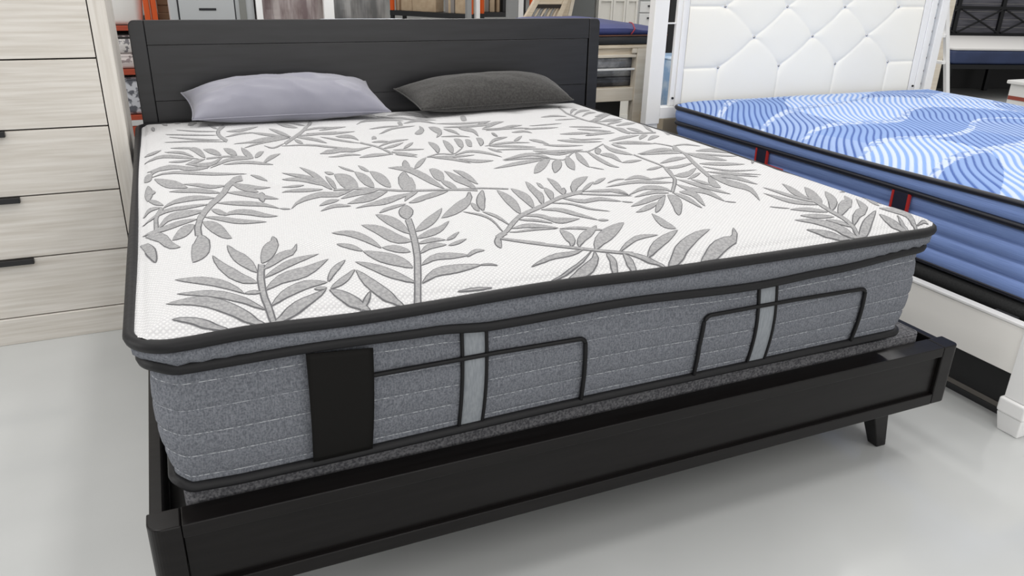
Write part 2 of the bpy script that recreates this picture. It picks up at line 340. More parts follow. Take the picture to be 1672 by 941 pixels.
# patterned top panel: base surface plus the woven leaves on it
tp = MB(); tp.grid(sq_grid(MX0, MX1, MY0, MY1, 0.07, 230, 240, top_z, 0.72), 0)
LEAVES = '''s163,200,173,193,158,168,168,160,152,125,163,124,150,96,161,97,149,63,159,65,149,40,159,44,151,18,161,21,152,2,162,5,154,-14,163,-12,155,-25,164,-24;l170,202,169,204,180,209,171,23
4,189,221,175,261,196,236,180,285,202,251,186,305,208,270,197,326,216,302,201,328,217,344,205,335,212,366,212,366;l169,168,168,170,180,175,178,195,192,186,189,217,203,199,200,237,2
12,210,211,252,224,221,226,262,236,232,236,263,248,264,244,274,255,301,255,301;l164,126,164,128,179,134,178,150,195,146,193,170,209,158,208,188,225,170,225,203,241,183,243,214,257,
195,258,220,274,213,275,227,290,233,290,233;l161,73,160,75,177,82,173,102,193,92,191,128,207,96,209,142,225,100,228,150,244,109,246,154,264,128,263,163,282,153,282,174,301,184,301,
184;l163,18,163,20,177,26,173,38,190,35,186,57,204,42,201,72,218,50,217,83,232,57,234,90,246,62,249,88,261,66,264,81,277,72,277,72;l155,159,154,157,155,189,145,169,153,218,138,185,
148,245,131,202,142,270,125,220,134,288,119,243,128,303,115,275,122,324,113,311,114,348,114,348;l149,110,149,108,141,133,136,110,131,151,123,116,123,170,112,130,115,193,101,151,105
,217,93,181,97,239,86,213,88,267,81,256,80,296,80,296;l152,68,152,67,149,72,148,65,145,75,143,64,141,77,139,64,137,78,136,65,133,78,132,66,129,77,128,67,125,74,125,69,121,72,121,72
;l121,72,121,71,112,99,107,85,99,126,93,100,86,146,80,112,70,165,65,127,53,179,50,142,37,186,35,157,20,191,19,174,3,196,3,196;l151,9,151,9,137,30,133,21,122,53,116,37,104,73,99,50,
86,90,81,64,65,102,62,77,45,109,44,86,24,114,24,100,4,120,4,120;l148,-26,141,-26,134,-10,127,-20,119,11,109,-7,100,36,89,9,80,59,70,26,56,79,50,43,32,86,31,54,8,86,8,63,-16,86,-16,
86;l85,-25,85,-26,75,-16,72,-23,65,-8,60,-18,54,0,49,-13,42,8,38,-7,30,14,27,0,17,18,15,6,5,20,4,12,-8,19,-8,19;l163,-26,157,-26,169,-25,164,-17,183,-19,177,-5,197,-12,190,7,211,-4
,205,19,225,4,222,28,240,15,238,34,256,29,254,41,270,48,270,48;l277,46,277,47,285,47,284,58,293,50,292,67,301,54,299,75,309,61,307,83,317,70,315,90,325,82,323,97,332,95,331,105,340
,110,340,110;l279,74,278,75,286,84,281,90,291,93,286,105,298,104,293,122,303,112,300,134,310,122,307,143,317,135,315,152,325,149,324,159,332,165,332,165;l274,43,275,44,278,26,286,4
0,284,13,296,33,291,2,305,24,299,-7,313,14,308,-14,321,3,317,-20,328,-8,327,-25,333,-19,332,-26,335,-26;l340,105,341,106,339,71,351,86,342,43,359,65,349,22,367,47,357,6,375,29,365,
-4,382,15,377,-14,389,-1,388,-23,396,-16,395,-26,400,-26;l348,19,348,18,342,14,345,10,337,8,342,2,332,2,338,-4,328,-3,334,-9,324,-9,330,-14,321,-15,326,-19,319,-21,321,-23,317,-26,
317,-26;l247,52,247,53,250,50,251,55,253,48,254,57,255,47,257,57,258,46,260,57,262,47,263,56,265,47,266,55,268,49,269,53,271,51,271,51;s524,382,541,392,514,324,530,333,499,251,513,
256,486,194,500,197,471,132,483,131,459,91,470,88,445,45,456,42,437,18,447,15,428,-10,438,-12,422,-26,434,-26;l532,388,530,387,545,406,525,399,554,423,523,414,560,440,524,429,564,4
53,527,446,565,465,533,465,566,479,542,485,565,495,552,500,563,514,563,514;l505,281,504,278,509,316,495,291,511,349,489,309,510,378,484,328,506,404,480,347,498,425,475,369,489,437,
472,392,479,447,469,420,468,450,468,450;l495,229,494,226,488,255,477,221,480,276,461,224,474,297,449,240,468,323,441,266,459,350,436,294,447,367,430,320,432,376,423,347,416,380,416
,380;l472,166,472,164,470,181,462,162,465,193,454,164,460,203,447,168,454,210,441,173,447,214,436,180,438,215,430,188,430,213,425,197,421,210,421,210;l419,207,418,206,418,242,409,2
25,414,274,401,246,407,303,393,266,398,326,384,286,386,343,374,304,371,349,364,318,355,348,351,329,339,344,339,344;l453,84,452,82,452,110,439,87,446,136,428,97,437,155,418,105,426,
170,407,116,414,181,396,131,402,189,388,150,390,198,381,175,377,202,377,202;l377,203,376,202,375,218,370,206,372,232,364,213,368,244,359,221,363,254,354,230,357,261,350,239,350,267
,345,249,344,271,340,260,336,274,336,274;l440,27,439,26,431,45,425,32,422,62,412,42,412,80,399,53,401,98,387,68,389,115,377,86,376,129,367,105,362,140,357,125,348,148,348,148;l521,
290,521,293,534,293,536,320,547,301,551,344,561,314,565,364,577,332,580,383,593,355,595,401,609,382,609,416,626,416,625,434,641,452,641,452;l509,242,509,244,520,241,524,263,533,244
,539,278,545,249,553,291,559,257,567,301,573,269,580,307,589,288,592,316,606,315,606,330,623,345,623,345;l502,208,502,209,510,205,513,219,519,206,523,227,527,208,533,233,535,210,54
2,236,543,211,551,235,551,212,558,230,560,213,563,223,569,215,569,215;l569,213,570,213,574,212,576,223,579,214,582,230,585,217,588,236,592,223,594,242,598,230,599,247,604,240,605,2
52,611,250,612,257,618,261,618,261;l488,148,488,149,498,153,498,166,507,160,508,183,516,167,520,196,523,170,531,203,531,172,540,203,540,175,548,198,550,178,555,191,561,184,561,184;
l563,178,563,179,568,176,571,187,574,176,578,192,580,178,585,197,587,181,591,201,594,186,598,204,601,192,604,206,609,200,611,208,617,209,617,209;l471,88,472,89,487,94,487,109,501,1
02,504,127,514,105,522,137,527,104,538,137,541,102,552,133,555,103,563,126,571,105,576,119,585,109,585,109;l577,102,577,102,584,104,584,113,591,109,592,122,598,114,600,131,603,117,
608,136,609,120,615,137,615,121,620,135,621,123,624,131,628,126,628,126;l453,21,453,22,470,29,468,42,487,37,489,62,502,39,509,71,519,39,528,72,538,41,546,71,557,45,563,68,575,50,57
9,64,595,58,595,58;l589,58,589,58,594,56,595,59,599,55,600,60,603,54,605,60,608,53,610,59,612,52,615,57,617,50,619,54,621,48,622,51,626,47,626,47;l481,460,481,462,491,465,493,484,5
02,473,504,503,512,481,517,519,522,488,529,529,532,495,539,533,542,502,549,532,554,511,558,529,567,524,567,524;l577,525,577,527,585,521,590,544,595,522,602,557,606,526,614,567,616,
532,625,575,628,542,637,581,641,555,647,586,654,571,658,589,668,589,668,589;l515,-11,515,-11,524,-13,525,-10,533,-14,535,-9,542,-15,544,-8,551,-15,553,-9,561,-16,563,-9,570,-16,572
,-11,580,-15,581,-13,589,-15,589,-15;s204,958,202,897,181,941,181,882,153,866,163,833,138,795,147,762,120,741,125,697,102,697,108,658,82,635,89,601,67,583,76,554,56,503,68,499,55,4
47,67,443;l62,452,64,453,54,418,73,433,50,396,80,402,47,390,79,353,45,383,75,320,43,364,68,299,41,337,59,284,40,306,50,276,40,272,40,272;l75,537,75,540,79,502,86,539,85,476,96,532,
90,455,105,518,96,437,113,493,102,418,118,465,109,402,121,441,118,390,124,415,128,388,128,388;l82,573,83,575,98,550,100,570,114,530,117,560,128,511,133,546,144,493,149,529,161,482,
165,515,178,477,181,503,196,475,198,490,214,475,214,475;l101,626,101,628,103,609,107,629,107,596,112,626,111,585,117,621,115,577,121,614,119,573,124,606,124,570,127,596,129,571,131
,587,134,577,134,577;l125,564,125,566,140,567,140,591,155,564,158,601,169,555,174,598,184,543,191,586,198,528,205,566,213,515,218,544,229,510,232,527,245,512,245,512;l118,678,118,6
80,136,660,137,682,153,646,156,679,171,634,175,673,189,623,194,664,208,614,213,650,225,605,229,633,242,589,245,605,258,574,258,574;l258,574,258,575,261,570,262,576,263,566,265,576,
266,564,268,576,269,562,271,575,272,562,274,573,275,561,277,570,279,562,279,567,282,563,282,563;l150,775,151,778,164,752,167,781,178,733,184,778,192,716,200,766,206,698,214,749,221
,683,228,729,235,673,241,709,251,666,255,687,268,662,268,662;l233,745,234,746,228,732,237,732,225,719,238,720,222,703,238,709,221,688,238,698,221,675,236,686,222,663,234,672,224,65
2,231,658,227,643,227,643;l170,869,171,872,175,839,181,874,180,816,189,868,187,795,199,856,193,780,205,842,201,768,212,824,209,758,218,801,218,751,224,775,228,748,228,748;l191,855,
191,857,198,833,202,854,206,814,212,847,215,799,221,837,223,788,229,827,233,782,238,818,244,783,247,811,254,789,256,806,265,797,265,797;l157,857,157,855,143,866,142,844,128,871,126
,837,116,877,113,837,104,889,99,850,90,904,87,867,76,910,75,881,62,915,61,898,47,919,47,919;l136,777,136,775,122,805,119,779,107,827,103,787,93,845,88,798,76,860,73,810,59,865,58,8
19,43,866,42,830,25,866,25,845,8,865,8,865;l118,732,118,729,102,753,100,725,86,769,83,728,69,780,67,730,51,782,51,731,33,777,34,731,17,767,19,732,1,744,3,724,-11,714,-11,714;l100,6
77,100,675,79,686,78,667,57,692,57,663,36,696,36,662,15,703,16,668,-7,700,-4,668,-26,682,-23,658,-43,659,-41,645,-61,641,-61,641;l86,625,86,622,70,639,70,608,54,647,54,601,39,651,4
0,597,23,653,24,597,7,648,11,598,-7,626,-1,591,-17,589,-13,570,-26,551,-26,551;l66,568,66,567,50,575,50,555,34,578,35,547,17,575,20,539,2,569,4,531,-14,563,-12,528,-29,559,-27,532,
-45,558,-43,542,-60,561,-60,561;l56,531,57,528,48,538,52,502,40,538,47,484,33,532,41,469,26,522,35,458,20,508,28,451,15,491,21,447,10,471,14,445,5,448,5,448;l-52,539,-52,543,-41,50
4,-41,543,-31,480,-30,538,-23,463,-18,525,-19,448,-5,489,-12,421,1,454,-1,394,5,434,10,386,12,412,21,388,21,388;l-63,494,-62,497,-57,462,-55,493,-53,441,-46,481,-52,428,-37,449,-50
,416,-32,424,-47,397,-30,399,-42,374,-29,375,-37,351,-29,352,-31,330,-31,330;s-15,737,-8,713,-18,721,-11,696,-22,703,-16,678,-26,687,-19,663,-29,664,-22,645,-31,643,-23,629,-31,616
,-23,606,-31,594,-23,586,-31,568,-23,560,-31,549,-23,539;l-46,836,-47,839,-40,844,-51,869,-37,857,-53,896,-34,874,-54,919,-33,894,-53,937,-34,920,-52,952,-36,948,-51,968,-40,974,-4
8,986,-45,1003,-45,1003;l-40,916,-40,918,-38,903,-38,926,-36,894,-37,930,-34,888,-35,931,-32,886,-33,930,-30,886,-31,925,-28,888,-29,919,-27,892,-27,910,-25,899,-25,899;l-46,848,-4
6,850,-42,824,-40,842,-37,805,-35,832,-33,788,-29,820,-28,774,-24,807,-23,763,-19,792,-17,754,-15,777,-12,746,-11,760,-7,742,-7,742;l-56,708,-57,709,-51,711,-54,728,-46,719,-51,745
,-41,724,-46,757,-37,727,-40,761,-31,727,-33,757,-25,726,-26,750,-19,727,-19,741,-12,731,-12,731;l-27,1046,-26,1049,-19,993,-14,1033,-9,950,-2,1014,2,917,8,999,13,898,18,984,24,887
,29,965,34,880,39,938,45,874,49,908,57,873,57,873;l-56,1072,-56,1077,-50,1053,-56,1104,-45,1044,-55,1121,-41,1044,-54,1132,-37,1049,-51,1138,-35,1060,-48,1140,-34,1076,-43,1137,-33
,1096,-38,1132,-33,1122,-33,1122;l-33,1078,-33,1080,-5,1074,-6,1093,28,1054,28,1083,58,1027,60,1060,92,1001,94,1034,125,983,127,1014,157,974,159,998,189,970,190,984,221,967,221,967
;l229,952,230,953,233,936,236,951,237,923,241,947,241,912,247,940,246,902,252,931,251,894,256,920,256,888,260,908,262,883,264,894,267,879,267,879;l-46,1168,-46,1170,-33,1146,-34,11
63,-20,1132,-21,1158,-7,1123,-8,1154,4,1118,4,1149,15,1115,15,1144,27,1110,28,1132,38,1103,39,1115,49,1097,49,1097;l45,1090,45,1093,55,1075,56,1100,66,1065,67,1103,77,1059,78,1103,
87,1056,88,1102,96,1056,97,1098,107,1060,108,1093,117,1069,118,1088,126,1080,126,1080;s418,708,421,725,457,706,460,723,504,697,508,713,538,671,543,688,579,642,584,658,614,627,618,6
43,662,614,667,630,704,606,709,622,752,591,758,607,785,574,791,590;l628,640,626,635,642,687,611,630,649,725,603,635,653,753,597,650,654,768,597,676,652,768,604,722,649,773,621,781,
652,803,638,816,655,842,655,842;l488,715,486,709,496,763,472,703,499,801,462,708,498,833,455,720,495,858,451,740,489,875,449,765,480,886,449,799,469,891,451,839,456,888,456,888;l53
0,705,529,702,537,742,521,711,540,775,516,725,542,806,512,744,541,832,511,766,538,853,510,791,533,871,511,821,526,886,514,857,518,896,518,896;l518,897,518,896,516,912,512,901,512,9
25,507,908,509,936,503,916,505,946,499,926,501,956,495,938,497,966,492,952,492,976,490,967,488,984,488,984;l573,691,571,688,581,729,563,696,585,763,558,711,587,796,555,730,586,823,
553,750,583,843,552,775,577,860,553,806,570,874,556,841,560,882,560,882;l558,879,558,878,559,896,553,881,558,911,549,887,557,923,547,895,556,933,545,904,554,943,543,917,551,952,543
,932,548,959,544,947,545,965,545,965;l428,720,427,719,432,745,425,734,435,769,423,752,437,792,423,770,438,813,423,788,437,834,424,807,435,850,424,828,432,864,426,850,428,876,428,87
6;l418,724,417,723,418,770,410,751,417,814,404,783,415,855,400,817,412,895,396,854,406,932,392,890,397,961,387,925,387,985,381,963,376,1006,376,1006;l457,896,457,894,456,907,452,88
8,454,915,448,886,452,920,444,885,449,923,441,888,446,925,438,894,443,926,437,902,440,926,436,912,435,925,435,925;l415,725,414,724,410,772,404,756,405,819,396,793,396,863,386,828,3
84,895,374,855,369,914,361,877,352,929,346,899,334,940,331,923,316,950,316,950;l402,775,401,774,394,804,389,786,384,830,377,803,374,855,366,822,363,874,356,839,351,888,345,855,336,
893,332,867,322,892,320,877,307,889,307,889;l394,733,393,731,381,743,378,723,368,749,363,719,355,753,350,717,341,755,336,718,326,754,321,721,312,751,309,725,297,743,296,728,284,726
,284,726;l353,792,353,790,347,800,344,783,340,805,336,778,333,807,328,776,325,808,321,776,318,807,314,777,310,803,307,781,302,799,300,786,293,792,293,792;l471,706,471,703,446,697,4
42,669,423,689,416,646,405,701,393,650,381,708,374,655,355,690,351,644,328,661,327,626,303,617,304,601,283,561,283,561;l536,677,535,675,524,689,518,660,511,696,502,652,498,699,487,
646,484,696,474,643,467,686,460,639,450,669,446,633,435,648,432,627,419,625,419,625;l414,616,413,614,408,623,405,602,401,626,397,594,394,626,389,588,387,622,382,584,378,613,375,580
,370,601,368,576,362,587,361,573,354,572,354,572;l552,653,552,650,538,657,532,624,523,656,514,606,507,650,497,591,491,640,482,581,475,627,467,574,458,611,452,570,442,592,439,569,42
5,571,425,571;l429,548,429,546,422,560,418,544,414,569,408,545,404,576,398,546,394,576,389,546,382,569,380,542,370,555,369,535,359,539,358,528,348,522,348,522;l616,611,615,609,595,
613,589,590,573,610,565,575,551,604,542,563,528,596,519,554,505,584,498,547,482,567,477,539,458,545,456,529,435,521,435,521;l708,598,707,596,695,602,688,578,681,602,671,566,663,597
,653,555,647,588,637,546,630,577,621,539,612,563,605,534,593,547,590,530,575,529,575,529;l628,620,628,618,623,623,618,602,617,624,610,592,610,621,603,583,602,614,597,577,593,600,59
1,571,584,584,584,563,577,567,577,555,570,548,570,548;l707,624,706,622,710,683,695,654,709,738,686,692,707,792,679,735,701,842,673,778,690,880,665,816,670,901,653,847,647,904,637,8
72,621,900,621,900;l739,607,737,604,743,631,730,608,746,652,726,616,746,671,723,626,745,686,721,639,742,698,720,654,737,707,720,672,732,714,722,693,725,717,725,717;l731,703,729,700
,745,740,721,707,754,772,717,721,761,802,716,737,764,827,717,754,764,850,720,774,759,863,725,799,752,868,732,829,741,867,741,867;l686,880,685,876,691,905,676,866,694,922,670,864,69
5,933,666,870,695,934,666,891,695,935,672,918,695,946,679,941,696,963,687,960,696,979,696,979;l693,867,694,869,702,872,704,894,711,881,714,915,720,893,724,934,730,909,734,951,740,9
26,744,965,751,947,754,978,762,970,764,988,773,996,773,996;l791,595,790,592,798,637,782,610,801,676,777,633,802,709,773,653,796,736,767,671,790,751,762,696,785,773,763,733,780,800,
767,777,774,825,774,825;l814,646,813,645,820,680,808,660,824,710,805,679,826,739,803,700,825,764,802,721,822,784,801,742,816,798,800,764,808,808,799,788,799,816,799,816;l759,573,76
1,572,737,530,748,521,724,515,721,463,709,501,699,431,688,479,677,408,670,456,659,392,651,431,643,382,631,403,626,374,611,371,611,371;s725,604,729,615,740,603,744,614,760,602,764,6
13,776,601,780,612,795,598,800,609,810,594,815,605,828,587,833,598,842,580,847,592,859,572,864,583,873,565,878,576;s720,222,721,240,753,265,754,284,793,308,799,332,824,331,832,357,
862,355,871,382,896,377,905,404,941,410,951,438,977,432,989,462,1016,446,1031,477,1047,454,1062,486;s685,178,686,204,688,181,689,208,692,186,694,213,696,190,698,218,699,194,702,223
,703,198,706,227,707,203,711,232,711,207,715,236,716,212,720,242,720,216,723,246;l691,202,692,201,684,196,689,188,678,186,686,178,670,171,685,172,666,158,684,167,664,148,681,159,66
4,140,677,149,665,132,673,138,667,126,667,126;l811,342,809,340,825,378,807,361,836,412,808,384,845,449,811,409,849,480,813,433,850,506,817,460,849,530,823,493,845,552,830,529,840,5
70,840,570;l862,372,861,371,877,407,860,391,889,441,862,414,898,477,864,436,902,507,866,457,901,529,868,480,898,547,872,507,892,562,876,538,884,574,884,574;l898,393,896,392,915,425
,901,420,932,461,908,446,948,505,913,472,955,535,917,492,958,562,924,520,959,588,932,553,958,611,942,590,955,631,955,631;l940,424,939,424,953,445,940,439,964,466,944,456,974,488,94
9,472,982,510,953,487,987,530,958,502,988,546,965,520,987,557,973,541,984,566,984,566;l981,561,981,560,984,571,978,562,985,579,976,565,986,586,975,570,986,593,975,576,986,598,975,5
83,984,602,976,590,982,606,978,599,980,609,980,609;l992,461,991,460,1005,490,992,479,1016,519,997,501,1026,547,1002,523,1033,573,1007,544,1036,597,1012,565,1036,615,1016,588,1033,6
29,1022,613,1030,641,1030,641;l992,460,991,460,999,468,993,470,1005,476,996,479,1010,484,999,488,1015,493,1004,497,1019,502,1009,506,1022,512,1014,514,1025,521,1021,523,1028,531,10
28,531;l1025,461,1024,462,1045,489,1032,489,1060,509,1048,526,1067,517,1077,572,1076,525,1096,594,1090,540,1113,607,1109,561,1129,614,1130,586,1142,617,1153,616,1153,616;l1057,474,
1057,476,1066,479,1069,492,1076,487,1081,507,1086,496,1093,520,1097,506,1104,532,1106,516,1113,540,1117,529,1123,548,1128,541,1133,553,1138,554,1138,554;l1123,531,1124,532,1129,529
,1136,547,1136,531,1147,558,1143,535,1157,567,1152,541,1166,575,1161,549,1174,580,1172,559,1182,583,1183,570,1189,585,1195,584,1195,584;l732,396,730,396,745,421,730,414,754,444,733
,434,762,464,739,460,769,481,750,490,777,500,762,516,785,525,775,540,795,553,789,562,803,583,803,583;l721,395,720,394,726,410,717,397,729,423,715,403,731,434,714,410,732,444,714,41
9,732,453,716,430,731,460,718,442,729,466,721,455,726,470,726,470;l679,404,679,404,689,388,692,395,700,373,704,384,709,359,715,371,717,340,723,351,721,318,726,326,722,290,726,296,7
20,259,723,262,719,227,719,227;l726,387,726,388,729,372,733,382,732,360,740,375,736,347,745,363,740,334,749,350,742,320,751,334,746,306,752,317,749,293,753,299,754,280,754,280;l972
,429,973,431,982,404,991,421,993,383,1008,408,1009,370,1025,400,1034,375,1048,406,1057,378,1073,406,1074,371,1087,392,1092,360,1100,373,1111,352,1111,352;l1111,352,1111,352,1113,34
8,1115,351,1115,345,1119,350,1118,342,1122,349,1121,340,1125,347,1124,338,1128,344,1128,337,1131,342,1131,336,1133,338,1135,335,1135,335;l926,399,926,400,942,389,946,396,959,379,96
5,390,972,364,979,376,981,342,989,354,991,321,998,332,1005,307,1010,316,1021,297,1024,302,1037,287,1037,287;l874,355,875,357,889,344,896,360,905,334,917,357,916,318,932,345,925,298
,942,324,936,278,950,301,947,262,958,280,959,246,966,256,972,232,972,232;l971,233,971,233,972,228,976,236,974,225,980,237,976,223,984,237,979,221,987,236,983,221,990,234,986,221,99
2,231,991,222,994,228,996,224,996,224;l808,326,809,327,823,314,830,328,839,305,849,326,848,290,862,312,856,267,869,291,871,259,883,281,890,256,899,274,911,256,916,266,933,256,933,2
56;l853,279,854,280,856,263,865,280,860,250,875,277,867,241,884,273,877,237,893,271,889,239,903,269,903,243,914,266,917,249,924,263,933,256,933,256;l788,302,788,303,796,293,799,301
,804,286,810,298,813,280,820,294,821,274,828,288,829,267,836,280,837,259,843,269,845,252,848,257,853,245,853,245;l751,261,752,262,763,256,768,268,776,252,784,271,789,245,800,267,79
9,237,810,260,811,229,821,249,823,221,831,236,836,214,841,223,850,208,850,208;l734,235,734,236,746,229,750,238,759,226,764,238,774,222,780,236,787,218,794,233,800,214,807,227,815,2
10,820,221,830,207,833,213,845,205,845,205;l850,203,851,204,862,196,866,205,875,192,881,205,888,186,896,202,900,180,909,196,912,174,920,188,924,167,931,178,937,161,941,167,951,156,
951,156;l1030,452,1031,453,1045,442,1049,449,1060,433,1066,443,1078,423,1085,436,1094,415,1101,428,1110,408,1117,419,1128,400,1134,409,1147,393,1150,398,1166,387,1166,387;l1054,469
,1055,470,1070,464,1074,473,1087,461,1094,475,1103,457,1113,473,1118,450,1128,467,1130,439,1139,453,1140,424,1147,435,1149,409,1153,415,1159,395,1159,395;s689,180,694,190,697,173,7
02,183,708,165,713,175,716,158,721,168,726,151,731,160,733,145,738,154,744,137,749,146,752,131,756,140,761,123,766,132,769,118,774,126;l1017,702,1018,706,1029,705,1036,742,1041,713
,1053,772,1057,729,1074,802,1070,743,1090,822,1087,765,1106,838,1106,792,1122,850,1127,824,1137,859,1150,862,1150,862;l1177,854,1178,852,1163,845,1166,818,1149,830,1154,791,1134,81
1,1142,768,1120,788,1130,747,1108,764,1118,730,1096,739,1105,713,1086,712,1091,697,1076,684,1076,684;l1218,883,1220,885,1197,848,1221,868,1180,817,1218,847,1168,789,1212,826,1158,7
65,1204,804,1151,742,1194,780,1148,723,1182,755,1148,709,1168,727,1151,697,1151,697;l1266,913,1268,915,1250,875,1269,897,1237,843,1266,876,1227,813,1261,852,1219,787,1254,828,1215,
765,1246,802,1213,746,1237,775,1212,729,1226,746,1214,715,1214,715;l1217,722,1218,722,1220,714,1223,719,1223,708,1227,715,1226,702,1231,711,1229,697,1235,706,1233,692,1238,700,1237
,688,1241,694,1242,684,1244,688,1246,681,1246,681;s1147,856,1153,868,1163,846,1169,858,1187,843,1192,854,1220,871,1224,881,1265,913,1270,925,1284,912,1291,925,1305,899,1311,912,133
6,919,1341,931,1385,964,1390,976,1427,1001,1432,1014;l1154,871,1153,869,1148,902,1135,877,1141,930,1120,892,1127,951,1105,904,1106,956,1085,907,1080,946,1063,902,1050,927,1038,894,
1019,905,1012,886,989,882,989,882;l1129,853,1128,851,1107,858,1097,836,1083,858,1069,825,1059,855,1043,816,1034,849,1018,810,1006,839,993,804,979,826,968,798,951,810,945,795,923,79
3,923,793;l1147,864,1146,863,1130,874,1125,863,1113,882,1105,865,1095,888,1086,868,1077,892,1068,871,1056,892,1048,873,1034,888,1028,873,1012,881,1008,872,990,873,990,873;l1309,917
,1311,919,1299,872,1312,890,1290,832,1310,858,1285,796,1308,827,1283,763,1306,795,1283,735,1304,764,1286,713,1302,736,1295,697,1304,711,1307,692,1307,692;l1328,858,1327,856,1342,87
6,1323,861,1352,890,1323,868,1359,900,1327,882,1363,908,1335,898,1367,918,1343,913,1371,929,1353,927,1374,942,1364,941,1376,955,1376,955;l1329,855,1330,858,1330,837,1345,864,1334,8
26,1359,867,1339,816,1369,863,1343,805,1374,851,1344,792,1372,830,1344,776,1366,803,1345,759,1357,774,1348,745,1348,745;l1347,744,1348,745,1353,738,1362,752,1361,735,1373,757,1369,
733,1384,759,1378,733,1394,760,1389,735,1403,759,1400,738,1411,757,1412,742,1419,753,1425,748,1425,748;l1424,998,1425,1000,1405,952,1422,971,1391,906,1418,943,1389,875,1421,922,139
2,857,1425,907,1400,843,1429,888,1410,832,1433,866,1421,823,1435,842,1434,816,1434,816;l1143,981,1144,984,1154,959,1165,981,1167,940,1184,974,1186,926,1206,967,1205,921,1226,963,12
28,921,1247,959,1255,924,1269,954,1283,930,1291,947,1311,937,1311,937;l1135,947,1136,948,1147,933,1152,944,1160,921,1168,936,1173,910,1182,928,1187,902,1196,921,1202,898,1210,915,1
222,900,1228,913,1242,907,1246,915,1264,915,1264,915;l1026,1039,1026,1040,1047,1031,1052,1043,1069,1025,1077,1044,1092,1020,1102,1043,1114,1016,1124,1040,1136,1011,1146,1032,1158,1
004,1166,1021,1179,997,1183,1007,1201,992,1201,992;s691,178,697,190,712,156,719,168,742,129,748,140,766,111,772,122,798,90,804,101,823,75,829,85,854,58,860,67,881,44,887,53,914,30,
919,38,942,21,947,28;l822,89,821,89,833,98,827,107,847,119,829,115,856,144,828,119,859,158,828,127,858,171,830,139,856,181,834,156,852,190,839,175,846,196,846,196;l837,81,837,82,85
1,95,844,102,863,106,858,126,871,113,877,150,883,122,893,165,898,134,909,175,913,150,920,180,933,174,933,189,947,198,947,198;l866,57,866,59,886,70,878,86,900,81,900,119,913,88,926,
147,931,100,949,166,951,117,970,179,974,139,988,188,998,165,1007,195,1024,197,1024,197;l840,68,840,67,823,66,820,54,806,64,799,47,790,65,781,45,771,64,763,44,751,58,746,41,731,48,7
29,35,711,36,710,30,693,25,693,25;l860,51,861,51,843,29,855,25,834,22,841,5,818,13,823,-10,805,5,810,-18,791,-2,794,-24,774,-12,778,-28,762,-20,767,-28,754,-26,765,-26;l854,56,854,
55,834,39,834,36,814,25,815,19,795,13,795,7,776,4,776,-2,757,-5,757,-10,740,-12,741,-16,722,-20,723,-22,708,-26,708,-26;l883,40,883,41,879,28,887,33,877,17,890,25,876,9,891,15,873,
2,889,4,870,-6,885,-6,868,-14,881,-14,866,-21,877,-22,865,-26,874,-26;l920,29,921,30,916,18,925,24,914,9,928,17,912,1,929,8,911,-6,929,0,911,-12,928,-7,911,-19,926,-16,911,-25,923,
-23,912,-26,921,-26;l928,28,929,28,935,18,941,25,944,10,953,20,951,3,961,14,960,-4,970,6,970,-12,979,-3,978,-16,986,-9,987,-23,993,-19,992,-26,997,-26;l915,35,915,36,933,46,933,54,
951,57,953,72,969,68,974,87,985,77,994,100,1002,82,1013,104,1017,85,1027,102,1034,87,1041,97,1053,91,1053,91;l969,3,969,4,986,10,982,21,1002,20,998,39,1018,29,1019,58,1034,39,1042,
74,1054,51,1064,86,1073,65,1082,94,1097,85,1103,102,1119,106,1119,106;l1119,115,1117,114,1124,134,1108,116,1126,149,1101,121,1127,164,1097,131,1129,178,1097,147,1131,193,1102,166,1
132,209,1109,188,1132,225,1119,212,1131,239,1131,239;l1025,-26,1007,-26,1028,-28,1014,-17,1050,-15,1033,1,1070,1,1058,26,1086,12,1086,46,1108,26,1114,63,1137,46,1148,79,1169,66,117
9,86,1197,84,1197,84;l1121,-26,1094,-26,1122,-28,1103,-18,1134,-28,1120,-5,1157,-16,1146,14,1170,-8,1173,29,1185,-2,1203,38,1218,11,1221,36,1246,44,1231,43,1259,76,1259,76;s1633,88
0,1665,917,1626,845,1657,882,1616,802,1646,835,1603,764,1630,790,1578,708,1603,730,1557,661,1582,684,1537,608,1562,632,1522,568,1547,592,1509,529,1533,552,1496,495,1520,517;l1507,5
06,1509,507,1486,478,1507,492,1468,454,1501,475,1453,429,1495,459,1442,407,1489,447,1438,391,1483,434,1440,382,1475,418,1445,377,1466,398,1453,376,1453,376;l1515,510,1518,513,1502,
463,1531,494,1495,423,1538,470,1493,388,1543,444,1498,362,1550,418,1505,339,1551,387,1504,313,1538,342,1486,270,1501,279,1463,222,1463,222;l1522,508,1524,510,1530,490,1546,510,1541
,477,1565,507,1552,464,1582,499,1561,448,1592,483,1567,431,1595,461,1572,411,1594,434,1577,392,1590,405,1585,375,1585,375;l1539,541,1540,542,1550,527,1560,539,1563,515,1578,534,157
7,503,1595,526,1591,491,1610,514,1604,481,1622,501,1619,470,1633,486,1635,460,1643,470,1653,452,1653,452;l1560,606,1561,607,1569,584,1576,592,1579,563,1589,576,1591,545,1603,560,16
08,533,1620,548,1629,527,1641,541,1654,525,1663,536,1682,525,1688,532,1711,528,1711,528;l1530,552,1530,553,1547,540,1551,545,1565,528,1572,537,1583,518,1591,528,1602,508,1610,518,1
621,498,1629,507,1640,488,1647,496,1660,480,1664,484,1681,472,1681,472;l1574,642,1575,644,1585,628,1600,648,1598,617,1622,648,1614,608,1642,646,1632,602,1662,641,1652,599,1679,634,
1674,598,1696,626,1698,599,1712,616,1726,605,1726,605;l1625,792,1627,795,1620,758,1645,790,1619,731,1657,779,1625,706,1670,764,1633,692,1680,750,1645,679,1688,733,1660,670,1694,711
